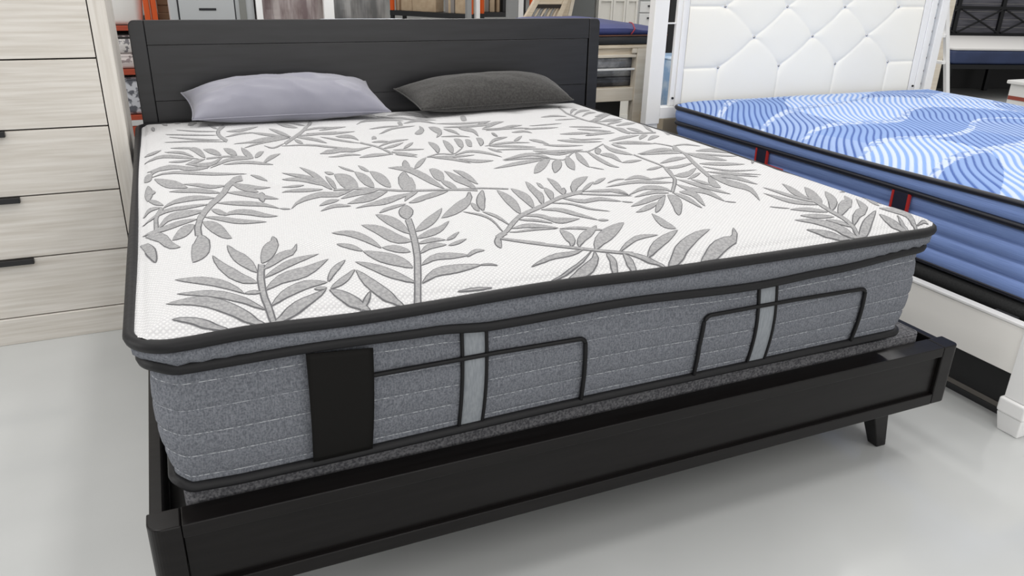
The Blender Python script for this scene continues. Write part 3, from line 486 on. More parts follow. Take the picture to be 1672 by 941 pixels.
,1678,663,1698,687,1699,661,1699,661;l1688,818,1690,821,1695,807,1712,829,1709,798,1738,838,1721,794,1760,845,1737,789,1788,854,1750,785,1820,873,1763,782,1866,947,1782,780,1866,92
5,1806,789,1866,906;l1663,777,1663,778,1672,761,1681,773,1683,748,1697,766,1695,736,1712,758,1709,727,1728,750,1726,721,1744,744,1746,719,1762,738,1770,721,1782,735,1809,742,1809,7
42;l1636,834,1634,831,1630,856,1611,829,1621,874,1592,833,1602,883,1570,834,1579,881,1548,832,1551,872,1524,828,1520,858,1500,824,1487,841,1475,822,1454,823,1454,823;l1611,793,1610
,791,1600,806,1589,790,1586,816,1570,792,1569,824,1550,795,1550,827,1531,798,1529,827,1512,800,1506,824,1493,803,1482,819,1474,807,1457,813,1457,813;l1585,728,1583,726,1578,738,156
1,714,1568,744,1543,707,1556,746,1527,702,1541,743,1513,699,1522,735,1498,696,1501,723,1483,692,1479,708,1469,690,1456,691,1456,691;l1561,657,1560,655,1547,658,1536,642,1530,656,15
14,631,1513,652,1494,623,1496,648,1477,619,1480,646,1462,619,1465,645,1451,624,1450,644,1442,631,1434,640,1434,640;l1507,546,1506,544,1501,548,1491,531,1493,547,1479,522,1485,543,1
468,514,1475,538,1458,508,1463,530,1449,504,1451,521,1440,500,1438,510,1432,498,1425,498,1425,498;l1532,601,1531,599,1515,594,1505,573,1498,584,1482,551,1484,576,1459,534,1473,573,
1443,528,1463,572,1434,532,1451,572,1429,540,1439,570,1426,552,1424,565,1424,565;s1654,903,1647,893,1650,909,1643,899,1645,917,1638,907,1641,923,1633,913,1635,931,1628,921,1631,937
,1624,927,1626,945,1619,935,1622,951,1615,941,1617,959,1609,949,1612,966,1605,955;l1608,951,1607,950,1598,967,1586,949,1585,980,1568,953,1571,990,1551,958,1555,997,1535,964,1537,10
00,1518,970,1516,999,1502,976,1495,997,1487,983,1473,993,1473,993;l1656,906,1657,907,1670,905,1676,915,1685,907,1695,922,1700,907,1713,926,1712,904,1727,924,1722,899,1736,918,1732,
893,1744,908,1744,887,1751,897,1757,885,1757,885;s1430,627,1452,649,1422,603,1444,625,1414,574,1435,595,1406,552,1425,569,1392,525,1406,531,1376,499,1385,498,1352,465,1358,460,1334
,441,1337,433,1309,410,1311,400,1289,385,1292,376;l1290,382,1288,380,1298,414,1284,397,1295,439,1273,409,1285,453,1260,417,1269,462,1245,424,1248,461,1229,427,1219,445,1207,420,118
8,420,1182,407,1157,395,1157,395;l1161,401,1160,400,1166,428,1157,416,1165,454,1151,432,1155,464,1139,438,1142,469,1126,441,1125,470,1111,445,1107,469,1096,450,1088,467,1082,456,10
69,464,1069,464;l1275,374,1274,373,1271,389,1260,374,1266,402,1250,379,1256,411,1238,383,1242,412,1225,383,1225,406,1210,381,1205,397,1194,378,1184,386,1178,375,1163,375,1163,375;l
1255,362,1254,360,1243,367,1231,346,1229,368,1211,336,1213,366,1192,328,1194,359,1174,321,1175,349,1158,315,1154,336,1141,310,1132,322,1124,307,1110,306,1110,306;l1251,357,1251,356
,1239,350,1235,334,1226,340,1220,315,1212,328,1207,299,1199,314,1195,286,1184,298,1183,275,1170,279,1171,263,1158,262,1159,253,1146,243,1146,243;l1201,315,1200,313,1191,315,1182,29
7,1179,312,1166,285,1167,307,1151,275,1154,301,1138,268,1140,292,1126,262,1126,282,1115,259,1112,271,1105,258,1096,259,1096,259;l1259,358,1262,361,1243,327,1271,357,1232,303,1276,3
48,1225,286,1275,332,1221,274,1266,306,1216,263,1248,274,1208,246,1228,247,1198,224,1209,223,1189,202,1189,202;l1286,374,1288,376,1282,350,1294,365,1280,330,1299,352,1278,311,1301,
337,1277,293,1301,317,1276,274,1297,295,1275,256,1290,272,1274,238,1283,247,1275,222,1275,222;l1309,373,1310,375,1308,354,1327,380,1313,342,1341,380,1315,330,1351,373,1314,317,1349
,351,1309,298,1339,324,1302,276,1324,293,1295,252,1307,261,1291,231,1291,231;l1349,445,1350,447,1341,407,1359,428,1339,375,1367,408,1348,357,1379,398,1360,344,1393,385,1367,326,139
8,359,1368,302,1392,325,1367,274,1381,287,1369,249,1369,249;l1369,251,1369,252,1370,247,1373,251,1373,244,1377,249,1375,241,1380,247,1378,239,1383,245,1381,236,1386,242,1385,235,13
88,239,1388,233,1390,236,1392,232,1392,232;l1390,501,1391,503,1388,469,1404,488,1390,437,1413,465,1393,411,1420,443,1398,384,1426,416,1405,360,1430,388,1413,339,1432,361,1422,320,1
433,333,1433,305,1433,305;l1430,488,1432,489,1428,470,1439,484,1427,455,1445,476,1428,442,1448,467,1429,432,1451,457,1432,424,1452,447,1437,415,1452,432,1442,409,1451,419,1449,405,
1449,405;l1352,467,1351,465,1335,486,1323,468,1316,501,1298,474,1298,516,1276,484,1278,529,1257,495,1248,529,1230,498,1214,519,1202,496,1177,506,1170,492,1141,491,1141,491;l1406,54
9,1406,548,1397,550,1389,538,1385,548,1374,530,1373,545,1360,524,1361,542,1348,519,1350,537,1338,517,1337,533,1328,517,1327,531,1321,521,1317,527,1317,527;l1316,522,1314,520,1318,5
43,1303,523,1317,561,1295,531,1314,576,1289,539,1307,584,1282,545,1292,583,1272,547,1273,572,1260,545,1253,557,1246,542,1233,542,1233,542;l1241,554,1240,553,1236,559,1231,551,1231,
563,1224,551,1224,564,1216,550,1215,562,1208,547,1204,555,1198,543,1192,547,1188,537,1179,537,1177,531,1167,527,1167,527;l1371,637,1372,638,1376,633,1384,646,1383,631,1395,652,1391
,631,1405,656,1399,633,1414,658,1409,636,1423,659,1419,641,1430,658,1431,646,1437,657,1443,654,1443,654;s1434,814,1442,825,1435,795,1443,806,1437,771,1445,782,1438,752,1446,762,144
0,729,1448,739,1441,711,1449,722,1442,693,1450,703,1443,678,1450,688,1440,650,1448,659,1437,634,1445,642;s1604,183,1627,201,1595,151,1616,168,1586,120,1607,135,1580,88,1599,103,158
0,65,1598,78,1581,47,1597,58,1579,25,1594,33,1576,2,1589,7,1570,-17,1581,-15,1566,-26,1577,-26;l1609,146,1606,144,1633,171,1606,156,1654,196,1610,170,1676,227,1618,188,1689,248,162
6,204,1698,268,1639,225,1704,286,1656,251,1707,303,1678,281,1705,315,1705,315;l1623,191,1621,189,1636,218,1611,196,1644,242,1605,207,1650,264,1603,222,1655,284,1606,242,1659,304,16
15,267,1663,325,1628,296,1665,345,1645,328,1664,363,1664,363;l1593,95,1593,96,1615,108,1609,119,1638,125,1627,139,1666,150,1640,154,1696,184,1647,163,1715,211,1659,177,1726,232,167
8,200,1732,249,1702,229,1734,263,1734,263;l1586,61,1586,62,1607,69,1605,85,1629,82,1629,109,1649,94,1654,132,1656,99,1695,161,1674,107,1718,170,1738,167,1688,142,1751,193,1713,168,
1754,210,1754,210;l1591,14,1590,15,1614,27,1606,34,1635,41,1629,56,1646,46,1666,83,1668,54,1694,94,1717,92,1685,85,1737,122,1698,101,1753,152,1723,132,1765,178,1765,178;l1591,-26,1
572,-26,1592,-28,1577,-20,1609,-18,1591,-7,1622,-9,1605,4,1640,4,1629,21,1654,15,1650,34,1672,28,1672,45,1699,49,1700,59,1723,69,1723,69;l1604,163,1603,162,1605,188,1591,174,1604,2
11,1581,190,1601,234,1574,208,1598,256,1569,229,1593,278,1567,253,1588,300,1568,279,1582,321,1570,309,1573,340,1573,340;l1592,145,1591,144,1585,163,1571,149,1575,178,1554,157,1565,
192,1540,167,1555,208,1529,182,1549,226,1524,202,1542,245,1523,227,1536,265,1525,254,1527,284,1527,284;l1577,92,1576,91,1573,104,1561,93,1567,115,1549,97,1559,124,1537,103,1550,132
,1527,109,1537,136,1517,115,1522,138,1507,121,1506,138,1498,128,1489,136,1489,136;l1494,143,1493,143,1490,148,1487,145,1485,152,1481,148,1480,156,1475,151,1475,160,1470,154,1470,16
3,1465,158,1464,166,1460,162,1458,169,1456,167,1452,171,1452,171;l1569,62,1568,61,1563,71,1552,60,1554,77,1539,61,1545,83,1526,63,1535,87,1515,66,1523,90,1505,71,1511,92,1497,77,14
97,93,1489,84,1483,92,1483,92;l1580,10,1579,9,1578,18,1571,12,1575,26,1563,17,1571,33,1557,22,1567,40,1552,27,1560,45,1546,33,1551,49,1541,39,1542,51,1536,45,1532,53,1532,53;l1572,
-26,1557,-26,1565,-13,1547,-23,1557,8,1533,-8,1549,26,1522,5,1534,45,1507,21,1519,57,1494,34,1501,66,1481,46,1472,70,1462,59,1447,72,1447,72;l1540,-26,1526,-26,1536,-21,1525,-28,15
26,-13,1510,-26,1514,-4,1495,-19,1503,3,1484,-12,1490,10,1473,-5,1473,16,1460,4,1457,20,1450,13,1442,23,1442,23;l1746,79,1748,81,1751,63,1773,81,1757,52,1796,84,1766,39,1866,142,17
74,30,1866,127,1779,18,1808,34,1775,1,1794,6,1771,-13,1784,-11,1766,-26,1772,-26;l1711,46,1713,47,1703,30,1719,40,1698,15,1724,29,1698,2,1727,18,1701,-6,1730,10,1705,-14,1732,1,171
2,-21,1734,-11,1720,-28,1735,-22,1726,-26,1733,-26;l1759,30,1760,30,1751,19,1757,21,1744,10,1754,13,1738,0,1750,3,1735,-8,1748,-3,1735,-13,1747,-9,1734,-20,1745,-17,1734,-25,1742,-
23,1735,-26,1741,-26;l1820,191,1866,264,1795,164,1866,260,1782,147,1866,253,1775,134,1866,243,1771,126,1866,234,1768,118,1866,224,1766,110,1809,143,1766,103,1784,117,1769,99,1769,9
9;l1807,133,1812,137,1808,132,1866,203,1812,133,1866,204,1820,137,1866,204;l1778,251,1779,252,1780,250,1784,254,1784,251,1790,257,1788,251,1796,260,1792,253,1805,265,1797,254,1818,
274,1803,257,1866,340,1811,261,1866,340;l1761,611,1761,612,1769,618,1769,622,1778,627,1777,632,1788,636,1787,644,1796,644,1805,664,1799,647,1866,763,1804,652,1866,772,1814,661,1866
,778,1821,668,1866,781;l1784,-15,1784,-14,1791,-14,1792,-11,1799,-12,1801,-7,1807,-11,1809,-4,1813,-9,1817,-2,1817,-9,1824,-2,1820,-10,1827,-6,1822,-13,1826,-11,1825,-16,1825,-16;l
-56,1414,-56,1417,-49,1397,-50,1423,-42,1386,-44,1426,-35,1380,-37,1427,-28,1380,-31,1428,-22,1384,-24,1427,-15,1392,-17,1426,-9,1404,-10,1423,-3,1419,-3,1419;l-56,1309,-56,1311,-3
5,1299,-37,1326,-16,1300,-18,1341,3,1289,4,1335,23,1268,25,1314,44,1247,46,1289,64,1231,66,1263,84,1215,85,1233,104,1202,104,1202;l89,1244,89,1242,82,1276,79,1258,73,1306,70,1278,6
3,1334,60,1297,52,1350,50,1310,41,1359,40,1322,29,1365,29,1336,17,1369,17,1352,6,1374,6,1374;l122,1212,121,1210,122,1253,114,1227,120,1292,108,1250,117,1328,103,1274,112,1361,99,12
94,104,1385,95,1313,95,1393,90,1332,86,1391,84,1355,78,1385,78,1385;l106,1371,106,1370,96,1385,95,1369,86,1396,85,1371,76,1405,74,1375,66,1412,65,1381,55,1417,54,1389,45,1421,44,13
99,35,1422,35,1410,25,1423,25,1423;l171,1237,170,1233,169,1271,162,1234,166,1299,155,1241,160,1323,149,1252,154,1341,144,1263,147,1350,139,1277,139,1353,133,1296,131,1353,128,1319,
123,1347,123,1347;l217,1220,216,1217,218,1254,209,1215,217,1280,203,1221,214,1303,199,1230,210,1321,195,1244,206,1333,192,1261,200,1340,189,1283,193,1344,187,1309,186,1342,186,1342
;l260,1171,259,1168,261,1204,252,1171,260,1230,247,1180,258,1252,242,1194,256,1271,239,1215,254,1288,238,1241,250,1306,238,1271,246,1323,239,1302,241,1338,241,1338;l265,1158,265,11
60,271,1160,268,1185,276,1167,272,1205,281,1176,277,1224,285,1186,282,1238,289,1198,288,1249,293,1212,293,1254,298,1230,298,1254,303,1251,303,1251;s124,1190,125,1213,138,1192,139,1
215,156,1196,157,1219,169,1199,171,1222,187,1199,188,1222,200,1195,202,1218,217,1185,219,1208,230,1174,232,1197,246,1160,249,1183,259,1150,262,1172;l280,1079,280,1081,289,1087,288,
1110,297,1101,296,1136,305,1115,304,1159,313,1130,313,1178,321,1144,322,1190,329,1160,331,1197,338,1178,340,1200,348,1201,348,1201;l306,1056,306,1054,291,1077,288,1058,274,1096,270
,1066,257,1112,252,1076,240,1121,236,1084,221,1123,218,1089,202,1118,200,1091,183,1108,182,1092,165,1097,165,1097;l259,1154,259,1151,244,1170,241,1143,228,1183,224,1142,211,1190,20
7,1141,194,1186,192,1137,176,1167,175,1124,158,1136,159,1104,142,1100,142,1083,126,1066,126,1066;l121,1196,121,1194,113,1200,113,1177,105,1200,105,1164,98,1197,98,1155,90,1191,91,1
148,82,1183,83,1144,75,1171,76,1141,68,1158,68,1141,61,1143,61,1143;l173,1209,174,1207,159,1183,161,1160,146,1155,148,1118,132,1141,131,1092,121,1140,119,1089,108,1141,105,1096,93,
1143,91,1108,79,1144,78,1124,64,1142,64,1142;l120,1069,120,1067,99,1089,98,1064,79,1105,77,1068,58,1125,56,1081,38,1154,35,1109,16,1176,15,1133,-6,1177,-5,1143,-28,1169,-26,1148,-4
9,1167,-49,1167;l16,1215,16,1217,25,1203,25,1217,33,1193,34,1216,42,1187,42,1213,50,1183,50,1211,59,1184,59,1209,67,1188,67,1208,75,1195,75,1206,84,1204,84,1204;l-45,1086,-45,1088,
-38,1097,-41,1114,-32,1112,-36,1139,-24,1122,-28,1156,-17,1125,-19,1160,-9,1127,-11,1158,0,1129,-1,1154,9,1134,9,1149,18,1143,18,1143;s212,1491,203,1445,208,1520,198,1471,202,1556,
193,1505,198,1584,188,1535,196,1619,185,1582,196,1652,185,1646,199,1682,193,1726,205,1708,202,1765,216,1748,214,1810,225,1783,223,1844;l206,1457,206,1456,182,1476,181,1461,157,1492
,156,1470,132,1507,131,1480,108,1518,106,1491,82,1526,81,1501,57,1532,56,1512,32,1539,32,1528,7,1551,7,1551;l189,1500,188,1498,169,1519,168,1501,150,1534,148,1507,129,1550,127,1518
,109,1566,107,1533,89,1583,87,1552,68,1601,67,1577,47,1620,46,1606,25,1640,25,1640;l184,1603,184,1601,163,1619,162,1602,143,1633,141,1607,121,1645,120,1615,99,1657,98,1626,78,1668,
77,1640,57,1680,56,1658,35,1693,34,1680,13,1708,13,1708;l190,1682,190,1681,173,1695,172,1680,156,1706,155,1683,139,1715,137,1688,121,1726,120,1698,104,1738,103,1713,87,1751,86,1731
,70,1764,69,1753,52,1777,52,1777;l194,1737,193,1735,192,1762,189,1739,189,1782,185,1746,187,1800,181,1757,183,1815,178,1770,180,1827,175,1786,176,1837,172,1805,172,1846,169,1826,16
7,1851,167,1851;l221,1667,221,1670,234,1653,236,1686,246,1645,250,1695,261,1643,265,1703,276,1651,280,1712,290,1665,294,1721,307,1686,310,1730,324,1710,326,1736,341,1738,341,1738;l
208,1552,208,1554,221,1556,222,1577,234,1566,235,1598,247,1577,249,1615,259,1587,262,1627,272,1594,275,1631,284,1598,287,1627,297,1600,298,1617,309,1606,309,1606;s552,1843,552,1788
,532,1772,532,1722,507,1689,508,1640,490,1631,489,1581,469,1571,467,1517,452,1530,450,1475,433,1483,431,1432,417,1446,416,1398,399,1403,398,1358,385,1371,384,1328;l423,1473,422,147
0,420,1514,413,1482,416,1552,405,1501,410,1586,397,1524,404,1615,391,1549,398,1637,386,1576,390,1660,381,1611,381,1675,376,1645,373,1681,373,1681;l417,1463,417,1460,404,1495,400,14
67,390,1524,383,1480,376,1549,367,1497,361,1571,353,1515,345,1590,338,1538,328,1605,323,1564,312,1617,309,1593,295,1625,295,1625;l419,1450,419,1447,398,1472,393,1441,376,1490,369,1
441,352,1500,345,1442,326,1498,321,1438,301,1483,297,1430,275,1460,272,1420,248,1433,247,1410,223,1406,223,1406;l406,1443,406,1440,388,1450,384,1423,369,1453,364,1412,349,1451,344,
1403,330,1441,326,1393,309,1420,306,1378,288,1390,287,1360,268,1358,267,1340,249,1325,249,1325;l386,1360,386,1358,375,1348,374,1336,364,1333,363,1315,353,1318,352,1298,344,1308,342
,1287,336,1306,333,1286,328,1315,325,1300,322,1329,320,1321,314,1342,314,1342;l425,1410,426,1412,424,1387,431,1414,424,1370,434,1411,425,1354,437,1403,427,1344,439,1394,429,1337,44
1,1382,433,1332,442,1367,437,1330,442,1349,442,1330,442,1330;l440,1452,440,1454,449,1426,454,1456,459,1408,467,1452,469,1392,479,1443,479,1376,490,1427,489,1359,499,1403,499,1342,5
07,1375,509,1327,514,1345,520,1314,520,1314;l440,1477,440,1479,457,1471,460,1495,475,1470,481,1507,494,1472,501,1516,512,1476,520,1523,532,1484,540,1527,553,1495,559,1529,574,1508,
577,1528,596,1525,596,1525;l473,1584,474,1586,491,1588,493,1610,508,1597,513,1631,526,1606,533,1647,544,1611,552,1654,561,1612,568,1651,578,1612,584,1643,596,1613,600,1631,615,1618
,615,1618;l416,1816,417,1820,420,1772,428,1820,425,1738,438,1810,431,1710,447,1795,439,1689,454,1776,447,1674,461,1752,456,1665,468,1726,466,1661,473,1696,477,1662,477,1662;l425,18
47,425,1849,435,1825,438,1845,446,1807,451,1837,457,1792,463,1827,469,1779,475,1815,481,1768,486,1801,493,1759,497,1785,505,1752,508,1767,518,1747,518,1747;l96,1861,96,1866,102,184
9,100,1905,107,1847,105,1941,111,1851,113,2025,115,1859,118,2025,118,1869,123,2025,122,1880,130,2025,126,1887,130,1939,131,1899,131,1899;l4,1970,7,2025,6,1943,10,2025,8,1931,13,202
5,11,1918,16,2025,14,1911,18,2025,16,1906,20,2025,20,1902,23,1942,23,1902,25,1922,26,1903,26,1903;l-30,1921,-30,1922,-32,1904,-27,1914,-32,1889,-24,1905,-32,1875,-23,1894,-31,1862,
-21,1881,-30,1850,-21,1868,-28,1839,-21,1853,-25,1830,-21,1838,-22,1821,-22,1821;l48,1973,49,2025,52,1944,53,2025,55,1933,57,2025,58,1928,60,2025,62,1927,64,2025,66,1931,68,2025,69
,1936,71,2025,73,1949,75,2025,77,1975,78,2025;l469,1169,469,1170,477,1173,478,1185,485,1180,487,1198,493,1187,495,1210,500,1192,504,1216,507,1194,511,1216,514,1194,517,1211,521,119
4,523,1204,528,1196,528,1196;l368,1314,368,1315,389,1308,390,1319,410,1305,412,1321,432,1300,436,1318,453,1290,457,1309,474,1278,477,1295,495,1265,497,1278,516,1251,518,1259,537,12
40,537,1240;l485,1523,485,1526,503,1502,508,1529,522,1485,529,1527,542,1474,551,1524,563,1469,573,1520,586,1472,595,1518,610,1480,617,1516,635,1491,640,1512,661,1504,661,1504;l540,
1571,540,1573,552,1569,556,1593,566,1571,572,1609,579,1577,587,1622,593,1583,601,1630,607,1590,615,1633,621,1597,628,1631,636,1606,639,1626,651,1618,651,1618;l469,1428,469,1430,474
,1408,479,1430,481,1392,487,1425,487,1378,495,1417,494,1365,503,1403,500,1351,508,1384,506,1337,513,1362,513,1324,517,1338,520,1313,520,1313;l519,1435,519,1436,531,1405,535,1423,54
5,1379,551,1406,559,1357,566,1387,572,1338,580,1368,585,1323,592,1350,600,1307,606,1328,614,1296,617,1308,628,1288,628,1288;l572,1427,572,1430,579,1409,586,1443,589,1399,599,1450,5
98,1393,611,1453,608,1388,622,1450,616,1384,629,1439,624,1372,636,1410,629,1354,636,1374,635,1338,635,1338;l449,1315,450,1317,463,1295,466,1310,477,1277,482,1300,491,1262,497,1289,
505,1249,511,1277,519,1239,524,1264,535,1230,539,1250,549,1225,552,1236,564,1221,564,1221;l470,1172,470,1175,492,1172,496,1200,515,1177,522,1221,536,1181,546,1234,555,1173,568,1226
,571,1155,583,1204,594,1161,602,1198,621,1184,625,1206,650,1212,650,1212;l487,1126,487,1128,500,1121,503,1140,513,1120,518,1149,526,1120,532,1154,538,1119,546,1153,550,1113,558,114
4,562,1106,568,1130,573,1099,577,1113,586,1095,586,1095;l573,1063,573,1065,584,1058,589,1080,596,1056,604,1090,611,1056,621,1097,623,1055,633,1097,637,1056,646,1094,652,1059,659,10
89,668,1064,672,1081,684,1071,684,1071;s626,1285,634,1310,634,1267,641,1292,643,1246,651,1270,651,1228,658,1252,659,1203,667,1226,664,1180,672,1202,669,1148,677,1169,672,1121,681,1
142,677,1087,685,1107,680,1061,688,1081;l701,1350,701,1348,705,1368,696,1344,707,1383,693,1345,707,1395,691,1346,704,1402,690,1346,697,1392,692,1350,690,1374,691,1350,686,1357,686,
1344,682,1340,682,1340;l670,1294,671,1296,676,1285,681,1305,683,1280,690,1310,690,1278,699,1313,697,1277,706,1313,705,1277,714,1310,713,1278,720,1304,722,1281,726,1296,731,1286,731
,1286;l666,1196,666,1198,683,1211,686,1230,701,1231,705,1260,719,1249,726,1285,736,1261,745,1300,752,1270,760,1306,768,1278,776,1306,786,1287,791,1304,805,1300,805,1300;l677,1164,6
78,1166,687,1162,691,1185,697,1165,704,1199,708,1170,716,1211,719,1179,727,1221,731,1192,738,1230,744,1209,750,1239,758,1229,761,1247,772,1252,772,1252;l740,1143,741,1145,747,1145,
750,1167,754,1151,759,1186,762,1160,768,1201,769,1171,775,1214,777,1185,783,1224,787,1202,791,1233,795,1220,798,1238,804,1242,804,1242;l700,1129,700,1130,711,1121,715,1135,722,1115
,728,1137,735,1112,742,1137,748,1109,756,1136,761,1109,768,1133,775,1109,780,1128,789,1111,793,1122,804,1114,804,1114;l689,1104,690,1106,693,1081,701,1105,698,1063,710,1099,705,104
8,719,1091,712,1038,727,1082,722,1032,735,1073,733,1032,742,1063,744,1034,750,1052,757,1038,757,1038;l689,1060,689,1061,695,1050,698,1062,702,1043,707,1061,709,1036,716,1058,717,10
29,724,1051,724,1023,730,1043,731,1017,736,1032,739,1011,742,1019,747,1006,747,1006;l828,1042,827,1041,841,1070,830,1068,854,1105,834,1090,865,1151,835,1105,868,1177,836,1118,868,1
197,839,1139,865,1212,842,1165,861,1224,847,1196,855,1232,855,1232;l874,1027,872,1026,888,1062,872,1047,900,1096,875,1071,910,1132,878,1094,917,1167,882,1116,920,1194,887,1141,920,
1215,894,1172,918,1233,903,1208,914,1248,914,1248;l937,1110,935,1108,950,1137,936,1127,961,1165,938,1146,971,1197,940,1159,977,1228,941,1168,976,1246,943,1181,973,1254,947,1201,966
,1257,951,1225,958,1255,958,1255;l981,1135,979,1133,990,1158,975,1138,998,1178,974,1146,1003,1199,974,1153,1006,1216,974,1162,1005,1226,977,1174,1003,1232,980,1190,999,1234,986,121
0,993,1233,993,1233;l1011,1124,1010,1124,1022,1138,1016,1148,1033,1158,1021,1167,1047,1193,1021,1171,1054,1222,1021,1171,1055,1237,1023,1181,1052,1244,1027,1198,1047,1247,1033,1220
,1040,1246,1040,1246;s774,991,777,1003,790,1003,793,1016,810,1019,813,1032,825,1026,829,1039,839,1022,844,1035,851,1014,855,1027,866,1008,870,1021,882,1020,885,1032,910,1060,911,10
70,932,1095,934,1106;l872,999,872,1001,896,1010,901,1029,921,1023,930,1053,941,1021,955,1057,957,1007,972,1043,971,988,986,1020,984,970,996,994,995,945,1002,958,1005,921,1005,921;l
778,995,779,997,794,983,800,1000,811,973,820,1000,829,967,840,998,847,963,858,995,867,963,878,993,889,966,897,990,911,972,915,986,933,980,933,980;l786,992,786,994,797,974,803,993,8
09,960,819,988,822,947,834,980,834,934,847,968,845,919,858,949,856,903,866,925,867,887,873,900,879,873,879,873;l863,941,863,943,869,918,878,940,876,899,890,932,885,884,901,923,896,
874,913,915,910,871,924,908,926,872,937,901,943,877,949,894,960,884,960,884;l1045,1133,1045,1134,1056,1142,1059,1160,1068,1156,1073,1183,1079,1170,1087,1204,1089,1181,1101,1220,109
8,1190,1112,1228,1108,1199,1120,1229,1119,1208,1126,1226,1132,1221,1132,1221;l1038,1115,1038,1116,1040,1105,1045,1118,1043,1098,1051,1118,1046,1092,1056,1115,1051,1088,1061,1112,10
56,1085,1065,1107,1061,1083,1069,1100,1067,1083,1071,1093,1074,1084,1074,1084;l1016,1072,1017,1074,1015,1055,1023,1071,1015,1040,1027,1065,1016,1028,1031,1057,1018,1017,1033,1047,1
021,1009,1035,1035,1025,1001,1035,1022,1030,996,1036,1007,1035,992,1035,992;l737,1457,738,1459,757,1470,761,1487,778,1486,784,1514,800,1503,808,1537,821,1514,830,1550,840,1522,849,
1555,861,1530,868,1556,883,1539,887,1554,905,1551,905,1551;l722,1537,722,1538,737,1537,740,1555,752,1542,758,1568,768,1547,776,1579,784,1552,793,1585,800,1555,808,1585,816,1559,822
,1583,833,1565,837,1578,850,1572,850,1572;l701,1659,701,1661,729,1702,734,1733,757,1716,768,1767,780,1714,795,1776,806,1711,822,1775,831,1709,846,1767,855,1704,868,1749,876,1692,88
3,1718,896,1682,896,1682;l823,1829,824,1832,844,1794,852,1827,865,1766,879,1815,892,1739,909,1797,916,1719,933,1778,941,1702,958,1755,970,1687,983,1728,999,1674,1007,1698,1029,1665
,1029,1665;l872,1846,873,1849,893,1836,903,1878,915,1837,933,1902,938,1836,960,1916,958,1827,982,1907,975,1810,997,1879,992,1789,1009,1840,1009,1768,1018,1797,1027,1753,1027,1753;l
879,1622,880,1625,897,1625,905,1657,917,1637,930,1686,936,1645,953,1706,952,1643,972,1705,964,1630,983,1685,975,1611,990,1653,987,1591,995,1615,1000,1578,1000,1578;l865,1659,867,16
63,858,1631,873,1671,855,1612,877,1671,852,1596,879,1666,852,1586,879,1657,853,1579,878,1644,856,1577,875,1626,859,1577,870,1606,865,1582,865,1582;l854,1389,855,1393,857,1376,869,1
425,864,1372,883,1448,872,1375,893,1465,883,1389,899,1473,903,1434,895,1460,918,1493,896,1460,920,1523,906,1498,920,1546,920,1546;l944,1504,947,1509,936,1455,959,1514,934,1418,969,
1507,934,1391,975,1491,935,1373,976,1466,936,1370,970,1426,942,1381,942,1344,925,1342,921,1312,905,1293,905,1293;l985,1448,986,1451,984,1422,995,1450,986,1403,1002,1445,988,1387,10
08,1435,991,1373,1011,1421,994,1359,1012,1400,997,1344,1011,1373,999,1329,1007,1346,1004,1318,1004,1318;l1043,1440,1045,1444,1043,1410,1060,1452,1048,1388,1072,1451,1053,1372,1083,
1446,1059,1359,1090,1432,1063,1349,1091,1410,1064,1328,1085,1361,1060,1298,1071,1312,1058,1267,1058,1267;l928,1307,928,1309,940,1300,944,1313,953,1295,960,1315,966,1292,974,1316,97
9,1290,988,1314,991,1286,999,1308,1004,1280,1010,1296,1014,1272,1018,1282,1025,1266,1025,1266;l999,1577,1000,1579,1022,1559,1030,1583,1046,1546,1058,1581,1071,1536,1086,1578,1098,1
531,1113,1575,1127,1533,1142,1573,1159,1540,1171,1571,1192,1551,1199,1569,1227,1564,1227,1564;l998,1486,999,1489,1021,1469,1031,1497,1046,1456,1062,1500,1074,1450,1093,1502,1106,14
53,1126,1507,1140,1464,1158,1513,1178,1481,1193,1520,1219,1503,1228,1526,1261,1528,1261,1528;l1152,1720,1155,1726,1138,1679,1167,1741,1130,1651,1173,1745,1125,1630,1176,1740,1123,1
616,1176,1729,1125,1609,1172,1710,1129,1608,1165,1686,1135,1611,1156,1657,1144,1621,1144,1621;l1126,1312,1127,1314,1121,1294,1132,1314,1118,1281,1134,1310,1117,1270,1135,1304,1116,
1261,1135,1296,1117,1255,1134,1286,1119,1250,1132,1274,1121,1247,1129,1261,1125,1245,1125,1245;l1119,1388,1120,1390,1127,1380,1135,1401,1136,1375,1149,1408,1146,1374,1161,1413,1157
,1376,1173,1416,1171,1383,1184,1420,1187,1397,1197,1426,1204,1415,1210,1432,1222,1436,1222,1436;l1130,1411,1130,1413,1147,1425,1154,1450,1165,1445,1177,1484,1184,1464,1200,1514,120
1,1478,1221,1533,1216,1489,1236,1540,1232,1498,1248,1539,1249,1509,1259,1533,1268,1525,1268,1525;l1152,1519,1153,1522,1158,1515,1166,1537,1165,1514,1177,1549,1172,1516,1187,1558,11
81,1521,1197,1564,1191,1528,1205,1567,1202,1538,1213,1568,1213,1549,1220,1567,1226,1564,1226,1564;l1168,1398,1169,1400,1180,1391,1191,1417,1195,1389,1211,1430,1210,1390,1230,1439,1
227,1393,1248,1443,1244,1397,1263,1443,1262,1403,1277,1439,1281,1411,1290,1432,1302,1422,1302,1422;l1124,1361,1125,1363,1147,1357,1153,1374,1172,1357,1182,1382,1197,1358,1209,1388,
1221,1359,1234,1391,1245,1359,1258,1388,1269,1356,1279,1378,1291,1352,1297,1365,1314,1350,1314,1350;l1203,1299,1204,1301,1211,1292,1219,1311,1222,1290,1234,1319,1233,1289,1248,1324
,1243,1290,1259,1326,1252,1290,1267,1322,1261,1284,1273,1308,1266,1274,1274,1288,1273,1266,1273,1266;l1276,1341,1276,1343,1290,1334,1297,1351,1305,1330,1317,1355,1322,1328,1336,135
